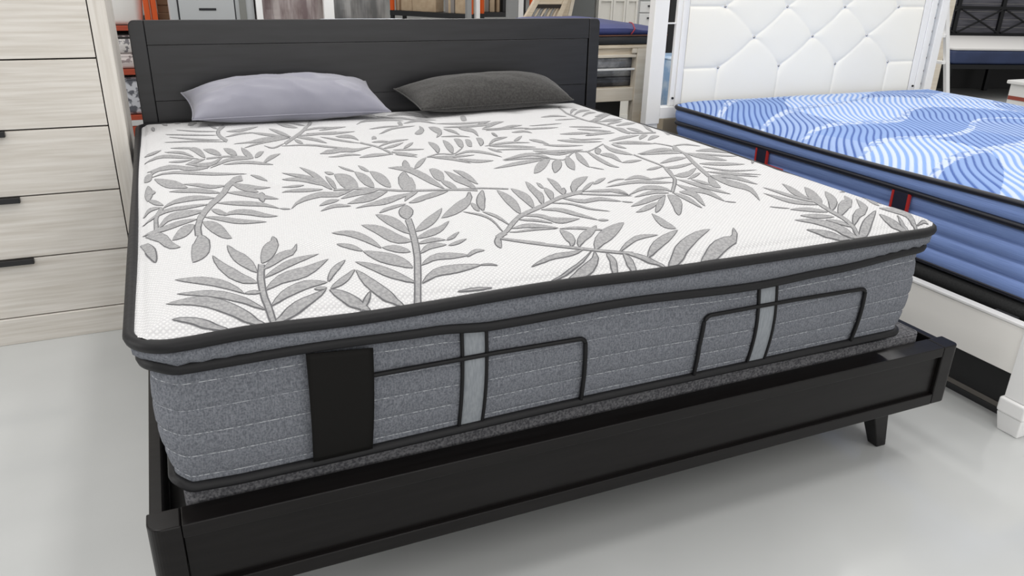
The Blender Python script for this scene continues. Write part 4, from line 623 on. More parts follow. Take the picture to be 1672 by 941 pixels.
7,1340,1326,1354,1356,1357,1325,1370,1353,1375,1325,1386,1347,1395,1327,1401,1339,1415,1330,1415,1330;l1128,1311,1128,1313,1123,1296,1132,1312,1119,1283,1134,1308,1117,1272,1134,13
02,1116,1264,1134,1294,1116,1257,1132,1284,1117,1252,1130,1273,1119,1248,1126,1261,1122,1246,1122,1246;l1322,1400,1323,1401,1339,1396,1343,1406,1356,1393,1363,1409,1373,1392,1382,1
410,1391,1392,1400,1411,1409,1393,1417,1410,1428,1394,1435,1408,1447,1397,1451,1404,1466,1400,1466,1400;l1050,1141,1050,1143,1063,1154,1067,1172,1077,1169,1084,1199,1091,1181,1104,
1221,1101,1187,1116,1230,1113,1195,1127,1234,1126,1204,1138,1234,1141,1215,1148,1233,1156,1229,1156,1229;l1152,1160,1152,1162,1156,1157,1163,1180,1162,1158,1173,1193,1168,1162,1181
,1203,1176,1170,1189,1211,1185,1182,1196,1218,1195,1197,1203,1224,1205,1213,1210,1229,1216,1232,1216,1232;l1020,1111,1020,1112,1042,1113,1047,1128,1066,1118,1074,1141,1089,1124,110
0,1152,1112,1127,1124,1155,1133,1126,1144,1151,1153,1122,1162,1141,1174,1117,1179,1129,1196,1115,1196,1115;l1035,1105,1036,1107,1051,1092,1059,1109,1069,1081,1080,1109,1087,1073,11
01,1105,1105,1065,1120,1098,1124,1057,1138,1087,1143,1050,1154,1073,1162,1043,1168,1056,1182,1039,1182,1039;l1212,1162,1213,1164,1213,1143,1224,1165,1216,1128,1233,1162,1221,1116,1
241,1155,1225,1106,1246,1145,1230,1095,1249,1130,1234,1085,1249,1111,1240,1075,1248,1090,1246,1068,1246,1068;l1222,1065,1223,1067,1231,1046,1240,1064,1241,1030,1255,1057,1255,1018,
1272,1049,1270,1010,1287,1043,1287,1006,1303,1035,1306,1004,1318,1027,1327,1004,1334,1017,1348,1005,1348,1005;l1305,1121,1306,1123,1315,1098,1329,1124,1327,1080,1348,1119,1342,1066
,1367,1111,1360,1055,1385,1102,1378,1049,1401,1091,1399,1045,1417,1078,1422,1044,1433,1063,1446,1045,1446,1045;l1364,1218,1365,1220,1379,1210,1386,1225,1396,1205,1407,1228,1413,120
2,1427,1229,1430,1200,1444,1227,1446,1197,1460,1222,1464,1193,1475,1212,1479,1188,1485,1199,1495,1185,1495,1185;l1366,1146,1366,1147,1377,1133,1385,1147,1390,1122,1402,1143,1404,11
13,1418,1138,1418,1106,1433,1131,1432,1100,1446,1123,1449,1094,1459,1112,1464,1091,1470,1101,1480,1088,1480,1088;l1466,1271,1467,1273,1476,1256,1485,1271,1488,1243,1501,1266,1500,1
232,1516,1259,1513,1223,1530,1251,1527,1214,1542,1239,1542,1207,1554,1226,1557,1201,1564,1212,1573,1196,1573,1196;l1458,1324,1459,1325,1470,1312,1477,1324,1484,1302,1494,1321,1498,
1295,1510,1316,1512,1288,1524,1310,1527,1282,1538,1302,1543,1277,1551,1292,1558,1272,1563,1281,1573,1269,1573,1269;l1450,1175,1451,1177,1461,1167,1471,1187,1474,1162,1491,1193,1489
,1160,1509,1197,1504,1160,1525,1197,1520,1161,1539,1195,1537,1163,1552,1189,1555,1166,1564,1182,1574,1172,1574,1172;l1476,1481,1476,1482,1486,1476,1491,1487,1497,1472,1505,1489,150
8,1470,1519,1490,1520,1469,1531,1490,1534,1470,1544,1489,1548,1471,1555,1487,1562,1475,1567,1483,1577,1479,1577,1479;l1456,1572,1456,1574,1468,1566,1478,1588,1482,1564,1498,1598,14
97,1564,1516,1605,1511,1563,1532,1605,1525,1560,1544,1598,1537,1556,1552,1585,1550,1552,1559,1568,1565,1551,1565,1551;s1654,1807,1675,1839,1598,1622,1618,1654,1583,1484,1602,1517,1
588,1407,1606,1436,1604,1334,1621,1362,1615,1274,1631,1299,1614,1184,1630,1207,1631,1136,1646,1160,1680,1124,1696,1150,1727,1125,1746,1155;l1611,1606,1612,1608,1628,1628,1631,1645,
1646,1654,1651,1682,1661,1676,1674,1720,1669,1687,1697,1754,1676,1696,1711,1767,1686,1706,1716,1763,1698,1716,1716,1750,1714,1734,1714,1734;l1609,1570,1610,1572,1631,1593,1640,1618
,1654,1621,1672,1664,1676,1643,1704,1704,1691,1655,1726,1723,1707,1665,1741,1729,1724,1676,1753,1729,1745,1692,1762,1725,1771,1719,1771,1719;l1626,1529,1627,1531,1643,1543,1653,156
7,1662,1564,1679,1603,1680,1582,1705,1634,1695,1595,1726,1655,1707,1603,1738,1660,1721,1611,1746,1657,1736,1621,1752,1649,1756,1639,1756,1639;l1608,1435,1610,1438,1621,1434,1636,14
64,1636,1439,1660,1486,1654,1447,1684,1505,1673,1459,1705,1521,1696,1477,1727,1536,1722,1500,1749,1551,1752,1531,1771,1565,1796,1585,1796,1585;l1680,1514,1681,1517,1691,1516,1705,1
543,1705,1523,1729,1568,1721,1533,1754,1594,1737,1543,1780,1621,1752,1551,1810,1652,1767,1560,1866,1756,1785,1573,1866,1749,1816,1606,1866,1740;l1617,1402,1618,1405,1630,1395,1645,
1424,1646,1393,1670,1439,1663,1395,1694,1451,1682,1399,1715,1459,1702,1406,1736,1463,1724,1415,1753,1464,1750,1429,1769,1462,1785,1460,1785,1460;l1622,1317,1624,1320,1634,1320,1645
,1345,1647,1329,1666,1367,1662,1339,1686,1387,1676,1348,1704,1401,1689,1357,1718,1408,1704,1367,1728,1408,1721,1380,1736,1405,1742,1399,1742,1399;l1653,1297,1654,1299,1664,1294,167
8,1320,1678,1298,1700,1338,1693,1304,1722,1355,1709,1312,1741,1368,1726,1320,1759,1377,1744,1331,1774,1380,1765,1346,1786,1380,1798,1380,1798,1380;l1622,1253,1624,1257,1614,1226,16
36,1260,1610,1206,1645,1258,1609,1190,1650,1250,1609,1177,1651,1237,1610,1165,1647,1217,1611,1154,1640,1192,1614,1143,1631,1165,1619,1136,1619,1136;l1669,1243,1670,1245,1663,1218,1
683,1248,1662,1199,1692,1245,1663,1184,1699,1238,1665,1173,1703,1228,1669,1164,1703,1213,1674,1155,1700,1192,1679,1148,1694,1169,1686,1144,1686,1144;l1805,1333,1866,1473,1775,1281,
1866,1456,1761,1253,1866,1440,1748,1224,1799,1290,1741,1206,1787,1264,1736,1187,1773,1234,1734,1172,1759,1205,1733,1162,1748,1181,1734,1151,1734,1151;l1805,1177,1813,1187,1781,1140
,1866,1301,1770,1122,1866,1301,1764,1109,1866,1298,1761,1101,1866,1292,1761,1097,1866,1283,1764,1096,1866,1272,1769,1098,1796,1134,1778,1106,1778,1106;l1475,1046,1476,1048,1491,104
6,1503,1069,1510,1051,1529,1087,1530,1058,1553,1101,1551,1065,1576,1111,1571,1073,1595,1114,1593,1082,1612,1114,1616,1093,1628,1112,1642,1107,1642,1107;l1594,1030,1595,1032,1605,10
38,1608,1055,1614,1046,1624,1078,1620,1050,1644,1101,1625,1053,1656,1111,1633,1060,1664,1114,1645,1070,1669,1112,1658,1082,1672,1108,1674,1100,1674,1100;l1617,1012,1619,1015,1626,1
013,1638,1039,1636,1019,1656,1060,1645,1025,1674,1079,1654,1030,1689,1089,1663,1036,1698,1092,1675,1044,1703,1088,1690,1055,1706,1081,1707,1071,1707,1071;l1467,1006,1467,1008,1483,
999,1493,1017,1501,996,1517,1024,1520,992,1540,1025,1537,985,1558,1018,1552,976,1572,1006,1568,967,1584,991,1586,959,1595,973,1604,954,1604,954;l1452,991,1453,992,1449,972,1460,989
,1447,958,1464,982,1447,945,1467,974,1448,934,1469,964,1451,925,1469,952,1454,918,1469,939,1459,912,1467,924,1464,908,1464,908'''
for item in LEAVES.replace('\n', '').split(';'):
    kind = item[0]; q = [int(t) / 1000.0 for t in item[1:].split(',')]
    L = [(q[i], q[i + 1]) for i in range(0, len(q), 4)]; R = [(q[i + 2], q[i + 3]) for i in range(0, len(q), 4)]
    sub_ = [(i, k / 3) for i in range(len(L) - 1) for k in range(3)] + [(len(L) - 2, 1.0)]
    L, R = [[(P_[i][0] + (P_[i + 1][0] - P_[i][0]) * f, P_[i][1] + (P_[i + 1][1] - P_[i][1]) * f) for i, f in sub_] for P_ in (L, R)]
    for layer, grow, lift in ((2, 0.0021, 0.0006), (1, -0.0008, 0.0011)):
        rows = []
        for (ax, ay), (bx, by) in zip(L, R):
            dx, dy = ax - bx, ay - by; d = math.hypot(dx, dy) or 1e-6; g = max(grow, -0.35 * d)
            ux, uy = dx / d * g, dy / d * g
            ax2, ay2, bx2, by2 = ax + ux, ay + uy, bx - ux, by - uy
            row = []
            for k in range(9):
                f = k / 8; x = ax2 + (bx2 - ax2) * f; y = ay2 + (by2 - ay2) * f
                x = min(max(x, MX0 + 0.004), MX1 - 0.004); y = min(max(y, MY0 + 0.004), MY1 - 0.004)
                e_ = min(x - MX0, MX1 - x, y - MY0, MY1 - y)
                row.append((x, y, top_z(x, y) + lift + 0.0012 * math.exp(-max(e_, 0) / 0.04)))
            rows.append(row)
        tp.grid(rows, layer)
top = tp.build('patterned_top_panel', [knit_white, leaf_grey, leaf_line], mt, smooth=True, fix=False)
# upper border
mb = MB()
rows = [(-0.012, lambda x, y: z1(x, y) + 0.004), (-0.004, lambda x, y: z1(x, y) - 0.008), (0.004, lambda x, y: z1(x, y) * 0.7 + z2(x, y) * 0.3),
        (0.003, lambda x, y: z1(x, y) * 0.4 + z2(x, y) * 0.6), (-0.008, lambda x, y: z1(x, y) * 0.15 + z2(x, y) * 0.85), (-0.022, z2)]
def pucker(mbx):
    out = []
    for x, y, z in mbx.v:
        c = min(math.hypot(x - MX0, y - MY0), math.hypot(x - MX1, y - MY0))
        k = max(0, 1 - c / 0.28); a = 0.004 * k * math.sin((x + y * 1.3) * 150 + z * 160)
        out.append((x + a * 0.4, y + a, z))
    mbx.v = out
loft(mb, per, rows); pucker(mb)
mb.build('pillow_top_border', heather_grey, mt, smooth=True)
mb = MB(); mb.tube(ring(per, 0.001, z1), 0.0125, 10, closed=True, squash=1.0); mb.build('top_edge_tape', tape_black, mt, smooth=True)
mb = MB(); mb.tube(ring(per, -0.013, z2), 0.0125, 10, closed=True); mb.build('seam_tape', tape_black, mt, smooth=True)
mb = MB(); mb.tube(ring(per, -0.030, zb), 0.011, 10, closed=True); mb.build('bottom_edge_tape', tape_black, mt, smooth=True)
# body border with quilted rows
ROWS = [0.08, 0.27, 0.46, 0.655, 0.855]
def zt(t): return lambda x, y: zb(x, y) * (1 - t) + z2(x, y) * t
def body_off(t):
    base = -0.022 - 0.012 * (1 - t) ** 2 + 0.010 * math.sin(PI * min(1, t * 1.05))
    g = min(abs(t - r) for r in ROWS)
    return base - 0.004 * math.exp(-(g / 0.018) ** 2)
mb = MB(); loft(mb, per, [(body_off(k / 48), zt(k / 48)) for k in range(49)])
bot = ring(per, body_off(0), zt(0)); mb.add(bot, [tuple(range(len(bot)))])
border = mb.build('quilted_border', heather_grey, mt, smooth=True)
for r in ROWS:
    mb = MB(); mb.tube(ring(per, body_off(r) + 0.0004, zt(r)), 0.0011, 5, closed=True); mb.build('stitch_row', thread, border, smooth=True)
def smooth_off(t): return -0.022 - 0.012 * (1 - t) ** 2 + 0.010 * math.sin(PI * min(1, t * 1.05))
def front(x, z, lift=0.0):
    a, b = zb(x, 0), z2(x, 0); t = min(1, max(0, (z - a) / (b - a)))
    return (x, MY0 - smooth_off(t) - lift, z)
def path_on_front(pts, step=0.012, lift=0.002):
    out = []
    for (xa, za), (xb_, zb_) in zip(pts, pts[1:]):
        n = max(1, int(math.hypot(xb_ - xa, zb_ - za) / step))
        for i in range(n): out.append(front(xa + (xb_ - xa) * i / n, za + (zb_ - za) * i / n, lift))
    out.append(front(pts[-1][0], pts[-1][1], lift)); return out
# two grey straps with piped edges
for xa, xb_, w in ((0.526, 0.522, 0.050), (1.291, 1.298, 0.050)):
    st = MB(); rows = []
    n = 26
    for i in range(n + 1):
        f = i / n; xc = xa + (xb_ - xa) * f
        ztop, zbot = z2(xc, 0) - 0.008, zb(xc, 0) + 0.004
        z = ztop + (zbot - ztop) * f
        rows.append([front(xc + w * k / 4, z + (z2(xc + w * k / 4, 0) - z2(xc, 0)) * (1 - f), 0.002) for k in range(5)])
    st.grid(rows); s_ = st.build('strap', strap_grey, mt, smooth=True, fix=False)
    md = s_.modifiers.new('solid', 'SOLIDIFY'); md.thickness = 0.003; md.offset = 0
    for side in (0, 4):
        p = MB(); p.tube([(r_[side][0] + (-0.002 if side == 0 else 0.002), r_[side][1] - 0.001, r_[side][2]) for r_ in rows], 0.0042, 8)
        p.build('strap_piping', piping_black, s_, smooth=True)
def corner(cx, cz, r, a0, a1, n=6): return [(cx + r * math.cos(a0 + (a1 - a0) * k / n), cz + r * math.sin(a0 + (a1 - a0) * k / n)) for k in range(n + 1)]
p1 = [(0.289, 0.424), (0.289, 0.580)] + corner(0.307, 0.582, 0.018, PI, PI / 2) + [(0.60, 0.600)] + corner(0.795, 0.582, 0.015, PI / 2, 0) + [(0.817, 0.424)]
p2 = [(1.131, 0.424), (1.124, 0.52)] + corner(1.148, 0.577, 0.020, PI, PI / 2) + [(1.4, 0.597)] + corner(1.625, 0.579, 0.014, PI / 2, 0) + [(1.643, 0.428)]
for p in (p1, p2):
    mb = MB(); mb.tube(path_on_front(p, lift=0.006), 0.0052, 8); mb.build('piped_outline', piping_black, mt, smooth=True)
# blank black tag hanging on the front
mb = MB(); rows = []
for i in range(21):
    f = i / 20; rows.append([front(0.210 - 0.003 * f + (0.127 - 0.007 * f) * k / 10, 0.672 - (0.672 - 0.426) * f - 0.010 * k / 10 * (1 - f) + 0.002 * k / 10 * f, 0.016) for k in range(11)])
mb.grid(rows); o = mb.build('hanging_tag', label_black, mt, smooth=True, fix=False); o['label'] = 'blank black rectangular tag'
md = o.modifiers.new('solid', 'SOLIDIFY'); md.thickness = 0.002; md.offset = 0

# ---------------------------------------------------------------- pillows
def pillow(name, label, corners, T, fabric, seed, sag=0.02, pinch=0.03, wr=0.004):
    """corners: front-left, front-right, back-left, back-right of the seam line"""
    fl_, fr_, bl_, br_ = [Vector(c) for c in corners]
    cen = (fl_ + fr_ + bl_ + br_) / 4
    rt = thing(name, label, 'pillow', (cen.x, cen.y, 0.77))
    N, Mv = 64, 44
    mid = lambda u, v: fl_.lerp(fr_, u).lerp(bl_.lerp(br_, u), v)
    nrm = (fr_ - fl_).cross(bl_ - fl_).normalized()
    top_, bot_ = [], []
    for j in range(Mv + 1):
        v = j / Mv; ra, rb = [], []
        for i in range(N + 1):
            u = i / N; a, b = 2 * u - 1, 2 * v - 1
            uu = 0.5 + 0.5 * a * (1 - pinch * (1 - b * b)); vv = 0.5 + 0.5 * b * (1 - 1.6 * pinch * (1 - a * a))
            p = mid(uu, vv)
            t = ((1 - abs(a) ** 2.6) * (1 - abs(b) ** 2.4)) ** 0.55
            ed = max(abs(a), abs(b))
            w = wr * (vnoise(u * 9 + v * 5, v * 6 - u * 3, seed) - 0.5) * 2 * t
            w += wr * 0.8 * math.sin((a * 14 + b * 9) + 4 * vnoise(u * 5, v * 5, seed + 3)) * max(0, abs(a) - 0.5) * 2 * t
            rg = 1 - abs(2 * vnoise(u * 8 + v * 4, v * 3.5 - u * 5, seed + 7) - 1); w += wr * 0.9 * (rg ** 4 - 0.2) * t * (0.35 + 0.65 * (1 - v))
            pt = p + nrm * (T * t + w); pb = p - nrm * (T * 0.62 * t + w * 0.5)
            for q in (pt, pb):
                lowest = crown(min(max(q.x, 0), 1.8), min(q.y, 1.95)) + 0.0035
                if q.z < lowest: q.z = lowest
                lim = 2.050 + hb_shift(q.z) - 0.003
                if q.y > lim: q.y = lim
            ra.append(tuple(pt)); rb.append(tuple(pb))
        top_.append(ra); bot_.append(rb)
    mb = MB(); mb.grid(top_, 0); mb.grid(bot_, 0)
    o = mb.build('case', fabric, rt, smooth=True)
    bm = bmesh.new(); bm.from_mesh(o.data); bmesh.ops.remove_doubles(bm, verts=bm.verts, dist=0.0008); bmesh.ops.recalc_face_normals(bm, faces=bm.faces); bm.to_mesh(o.data); bm.free()
    o.data.polygons.foreach_set('use_smooth', [True] * len(o.data.polygons))
    loop = [top_[0][i] for i in range(0, N + 1, 2)] + [top_[j][N] for j in range(2, Mv + 1, 2)] + [top_[Mv][i] for i in range(N - 2, -1, -2)] + [top_[j][0] for j in range(Mv - 2, 1, -2)]
    mb = MB(); mb.tube(loop, 0.0026, 6, closed=True); mb.build('seam', fabric, rt, smooth=True)
    return rt
satin = mat('lavender_grey_satin', (140, 140, 152), 0.45, c2=(130, 130, 143), nscale=5, stretch=(1, 2.2, 1), bump=0.9, bscale=5.5, spec=0.4, sheen=0.3)
felt = mat('charcoal_felt', (66, 65, 64), 0.95, c2=(50, 49, 48), nscale=120, bump=0.35, bscale=300, spec=0.2, sheen=0.2)
pillow('pillow', 'shiny lavender grey pillow on the left side of the bed', [(0.113, 1.79, 0.795), (0.866, 1.755, 0.795), (0.09, 2.00, 0.865), (0.825, 2.00, 0.885)], 0.100, satin, 3, wr=0.007, pinch=0.045)
pillow('pillow', 'dark charcoal felt pillow on the right side of the bed', [(0.985, 1.72, 0.80), (1.722, 1.79, 0.80), (0.945, 1.99, 0.850), (1.690, 2.00, 0.870)], 0.085, felt, 8, wr=0.0025)

# ---------------------------------------------------------------- whitewashed chest of drawers
def wood_pale(name, vertical, shade=0):
    st = (1, 1, 26) if not vertical else (26, 26, 1)
    c = (219 - shade, 215 - shade, 209 - shade); c2 = (198 - shade, 192 - shade, 183 - shade)
    M = mat(name, c, 0.55, c2=c2, nscale=3.2, stretch=st, detail=9, bump=0.12, bscale=14, spec=0.3, lo=0.34, hi=0.72)
    return M
pale_h = wood_pale('whitewashed_wood', False); pale_v = wood_pale('whitewashed_wood_upright', True)
gap_dark = mat('dark_gap', (46, 44, 42), 0.8)
handle_black = mat('black_pull', (34, 34, 36), 0.4, metal=0.3)
DX0, DX1, DY0, DY1 = -1.19, -0.112, 1.772, 2.30
ch = thing('chest_of_drawers', 'tall whitewashed wood chest of drawers with black edge pulls', 'dresser', ((DX0 + DX1) / 2, 2.03, 0))
MB().box(DX0, DX0 + 0.054, DY0, DY1, 0.104, 1.34).build('side_panel', pale_v, ch, bevel=0.0015)
MB().box(DX1 - 0.054, DX1, DY0, DY1, 0.104, 1.34).build('side_panel', pale_v, ch, bevel=0.0015)
MB().box(DX0 - 0.008, DX1 + 0.008, DY0 - 0.008, DY1, 1.3405, 1.375).build('top', pale_h, ch, bevel=0.002)
MB().box(DX0 + 0.055, DX1 - 0.055, DY0 + 0.02, DY1 - 0.002, 0.104, 1.338).build('carcass', gap_dark, ch)
MB().box(DX0 - 0.001, DX1 + 0.001, DY0 - 0.006, DY1, 0.0, 0.1015).build('plinth', pale_h, ch, bevel=0.002)
for za, zb_ in ((0.106, 0.3275), (0.333, 0.557), (0.5625, 0.790), (0.7955, 1.0235), (1.029, 1.257)):
    dr = MB().box(DX0 + 0.058, DX1 - 0.058, DY0 + 0.001, DY0 + 0.019, za, zb_).build('drawer_front', pale_h, ch, bevel=0.0012)
    MB().box(-0.84, -0.488, DY0 - 0.016, DY0 + 0.004, zb_ - 0.017, zb_ + 0.0022).build('edge_pull', handle_black, dr, bevel=0.0015)
MB().box(DX0 + 0.058, DX1 - 0.058, DY0 + 0.001, DY0 + 0.019, 1.2625, 1.336).build('drawer_front', pale_h, ch, bevel=0.0012)

# ---------------------------------------------------------------- white upholstered bed with blue mattress
white_paint = mat('white_lacquer', (240, 240, 240), 0.3, c2=(235, 235, 235), nscale=3, spec=0.5)
rail_white = mat('warm_white_lacquer', (244, 242, 238), 0.32, spec=0.5)
leatherette = mat('white_leatherette', (245, 243, 235), 0.42, bump=0.06, nscale=220, spec=0.4)
mirror_strip = mat('mirror_strip', (170, 172, 176), 0.12, metal=0.9, c2=(120, 122, 128), nscale=14)
wb = thing('upholstered_bed', 'white bed with diamond tufted headboard and low white side rail', 'bed', (3.29, 1.0, 0))
HY = 2.03
def tz(x, z):  # small flare of the headboard frame is ignored: frame is square
    return (x, z)
# outer posts, inner stiles and the narrow slot between them
MB().box(2.272, 2.355, HY - 0.005, HY + 0.045, 0.615, 1.62).build('outer_post', white_paint, wb, bevel=0.003)
MB().box(2.285, 2.352, HY + 0.002, HY + 0.058, 0.0, 0.6145).build('headboard_leg', white_paint, wb, bevel=0.003)
MB().box(2.412, 2.482, HY + 0.004, HY + 0.024, 0.700, 1.62).build('inner_stile', white_paint, wb, bevel=0.003)
MB().box(2.440, 2.462, HY - 0.004, HY + 0.003, 0.700, 1.60).build('stile_moulding', white_paint, wb, bevel=0.002)
MB().box(2.356, 4.240, HY - 0.002, HY + 0.060, 0.640, 0.6995).build('bottom_rail', white_paint, wb, bevel=0.003)
MB().box(2.3555, 2.4115, HY + 0.008, HY + 0.02, 1.105, 1.112).build('slot_bridge', white_paint, wb)
MB().box(4.115, 4.215, HY + 0.004, HY + 0.050, 0.700, 1.62).build('inner_stile', white_paint, wb, bevel=0.003)
MB().box(4.160, 4.188, HY - 0.004, HY + 0.003, 0.700, 1.60).build('stile_moulding', white_paint, wb, bevel=0.002)
MB().box(4.2405, 4.300, HY - 0.005, HY + 0.065, 0.615, 1.62).build('outer_post', white_paint, wb, bevel=0.003)
MB().box(4.246, 4.294, HY + 0.002, HY + 0.058, 0.0, 0.6145).build('headboard_leg', white_paint, wb, bevel=0.003)
hk = MB().box(4.2155, 4.240, HY + 0.020, HY + 0.028, 0.700, 1.60).build('hook_plate', mat('grey_plate', (196, 199, 203), 0.45), wb)
for k in range(11):
    MB().box(4.2195, 4.232, HY + 0.016, HY + 0.0205, 0.745 + 0.075 * k, 0.757 + 0.075 * k).build('hook_slot', steel_dark, hk)
MB().box(2.272, 4.300, HY - 0.008, HY + 0.068, 1.6205, 1.70).build('top_rail', white_paint, wb, bevel=0.004)
for sx in (2.428, 4.147):
    mb = MB(); mb.tube([(sx, HY + 0.0035, 0.742), (sx, HY - 0.002, 0.742)], 0.006, 10); mb.build('screw_cover', steel_dark, wb)
# tufted panel
PX0, PX1, PZ0, PZ1 = 2.485, 4.112, 0.7005, 1.6195
tl = []
for r_, z in ((0, 0.886), (1, 1.036), (2, 1.187), (3, 1.337), (4, 1.487)):
    xs = [2.703 + 0.4035 * k for k in range(4)] if r_ % 2 == 0 else [2.9125 + 0.399 * k for k in range(3)]
    tl.append([(x, z) for x in xs])
segs = []
for a, b in zip(tl, tl[1:]):
    for p in a:
        for q in b:
            if abs(p[0] - q[0]) < 0.25: segs.append((p, q))
for row in (tl[0], tl[2], tl[4]):
    segs.append(((PX0, row[0][1]), row[0])); segs.append((row[-1], (PX1, row[-1][1])))
for p in tl[0]: segs.append((p, (p[0] - 0.006, PZ0)))
for p in tl[4]: segs.append((p, (p[0], PZ1)))
def seg_d(x, z, s):
    (ax, az), (bx, bz) = s; dx, dz = bx - ax, bz - az
    t = max(0, min(1, ((x - ax) * dx + (z - az) * dz) / (dx * dx + dz * dz)))
    # seams sag slightly
    return math.hypot(x - ax - dx * t, z - az - dz * t - (0.016 if dx * dz < 0 else -0.008) * math.sin(PI * t) * (1 if abs(dx) > 0.1 and abs(dz) > 0.05 else 0))
mb = MB(); rows = []
NX, NZ = 360, 200
for j in range(NZ + 1):
    z = PZ0 + (PZ1 - PZ0) * j / NZ; row = []
    for i in range(NX + 1):
        x = PX0 + (PX1 - PX0) * i / NX
        d = min(seg_d(x, z, s) for s in segs)
        dt = min(math.hypot(x - p[0], z - p[1]) for r_ in tl for p in r_)
        e = min(x - PX0, PX1 - x, z - PZ0, PZ1 - z)
        y = 0.004 * (1 - math.exp(-d / 0.05)) + 0.0045 * (1 - math.exp(-d / 0.006)) - 0.004 * math.exp(-(dt / 0.03) ** 2)
        y = min(y, 0.004 + 0.03 * (1 - math.exp(-e / 0.012)))
        row.append((x, HY + 0.012 - y, z))
    rows.append(row)
mb.grid(rows); pan = mb.build('tufted_panel', leatherette, wb, smooth=True, fix=False)
MB().box(PX0, PX1, HY + 0.0125, HY + 0.045, PZ0, PZ1).build('panel_back', white_paint, wb)
btn = mat('silver_button', (176, 176, 178), 0.25, metal=0.8)
for row in tl:
    for x, z in row:
        mb = MB(); rr = []
        for k in range(5):
            a = PI / 2 * k / 4; rr.append([(x + 0.0075 * math.cos(a) * math.cos(t * PI / 6), HY + 0.013 - 0.007 * math.sin(a), z + 0.0075 * math.cos(a) * math.sin(t * PI / 6)) for t in range(12)])
        mb.grid(rr, closed_u=True); mb.build('button', btn, pan, smooth=True)
# side rails, foot posts, footboard
for xa, xb_ in ((2.360, 2.385), (4.205, 4.230)):
    MB().box(xa, xb_, -0.025, HY - 0.003, 0.195, 0.352).build('side_rail', rail_white, wb, bevel=0.002)
    MB().box(xa - 0.004, xb_ + 0.004, -0.025, HY - 0.003, 0.3525, 0.362).build('rail_cap', white_paint, wb, bevel=0.002)
for xa in (2.350, 4.175):
    c = (xa + 0.035, -0.062)
    mb = MB(); mb.box(xa, xa + 0.070, -0.098, -0.026, 0.120, 0.375); ft = mb.build('foot_post', white_paint, wb, bevel=0.003)
    mb = MB(); mb.box(xa - 0.010, xa + 0.080, -0.108, -0.017, 0.068, 0.1195); mb.build('post_collar', white_paint, ft, bevel=0.008, seg=3)
    mb = MB(); mb.frustum((c[0] + 0.004, c[1], 0.0), 0.032, 0.034, (c[0], c[1], 0.0675), 0.042, 0.042); mb.build('bracket_foot', white_paint, ft, bevel=0.004)
MB().box(2.421, 4.174, -0.090, -0.040, 0.14, 0.40).build('footboard', rail_white, wb, bevel=0.004)
for k in range(6): MB().box(2.386, 4.204, 0.10 + 0.33 * k, 0.19 + 0.33 * k, 0.205, 0.225).build('slat', steel_dark, wb)
MB().box(2.388, 2.406, 0.030, 0.105, 0.335, 0.3615).build('metal_bracket', mat('grey_steel', (92, 94, 98), 0.4, metal=0.7), wb, bevel=0.001)
# low dark block with a taupe band, set under the white bed
sb = thing('under_bed_block', 'low dark block on the floor under the white bed rail', 'storage box', (3.2, 1.0, 0))
dk = mat('dark_finish', (52, 53, 55), 0.35)
MB().box(2.440, 4.05, -0.015, 1.90, 0.0, 0.022).build('base_board', dk, sb)
MB().box(2.442, 4.05, -0.012, 1.90, 0.0225, 0.040).build('trim_band', mat('taupe_finish', (118, 113, 108), 0.35), sb)
MB().box(2.445, 4.05, -0.010, 1.90, 0.0405, 0.160).build('box_side', mat('black_finish', (22, 22, 24), 0.3), sb)
# black fabric foundation and blue mattress
fo2 = thing('bed_foundation', 'black fabric box foundation under the blue mattress', 'box spring', (3.3, 1.0, 0.226))
blackfab = mat('black_fabric', (38, 39, 40), 0.85, c2=(28, 29, 30), nscale=150, bump=0.3)
pf = perimeter(2.424, 4.185, 0.0, 1.97, 0.05, 0.04)
mb = MB(); loft(mb, pf, [(-0.02, 0.2262), (-0.006, 0.24), (-0.006, 0.330), (0.004, 0.345), (0.012, 0.365), (0.010, 0.388), (-0.006, 0.400), (-0.03, 0.403)])
mb.add(ring(pf, -0.03, 0.403), [tuple(range(len(pf)))]); mb.add(ring(pf, -0.02, 0.2262), [tuple(range(len(pf)))])
mb.build('cover', blackfab, fo2, smooth=True)

KX0, KX1, KY0, KY1 = 2.402, 4.195, -0.02, 1.988
bm_ = thing('mattress', 'blue and white wave quilted mattress on the white bed', 'mattress', (3.3, 1.0, 0.406))
blue_side = mat('blue_ticking', (132, 157, 212), 0.62, c2=(112, 136, 192), nscale=9, stretch=(1, 1, 40), bump=0.15, spec=0.35, lo=0.3, hi=0.7)
navy_pipe = mat('navy_piping', (21, 23, 34), 0.4, spec=0.5)
per = perimeter(KX0, KX1, KY0, KY1, 0.06)
def k1(x, y): return 0.703 + 0.006 * math.cos(y * 3.1 + 0.2)
def k2(x, y): return 0.637 + 0.004 * math.sin(y * 2.4)
def phase(x, y):
    n_ = 0.7845 * x - 0.62 * y; t_ = 0.62 * x + 0.7845 * y
    w = 0.020 * math.sin(t_ * 4.6 + 1.2 * math.sin(x * 2.1)) + 0.010 * math.sin(t_ * 10.5 + y * 3.0) + 0.025 * (vnoise(x * 1.9, y * 1.9, 21) - 0.5)
    return (n_ + w) / 0.0262
def zone(x, y):
    """wavy bands that run across the bed, cut by a second family of curves into lens shaped fields"""
    a = y * 3.3 + 0.55 * math.sin(x * 3.1 + y * 0.7) + 0.25 * math.sin(x * 6.3 + 1.1) + 0.5 * vnoise(x * 2.0, y * 2.0, 5)
    b = x * 2.5 - y * 1.1 + 0.6 * math.sin(y * 3.3 + x) + 0.4 * vnoise(x * 1.7, y * 1.7, 11)
    ia, ib = math.floor(a), math.floor(b)
    hv = ((ia * 73856093) ^ (ib * 19349663)) % 7
    return a - ia, hv, b - ib
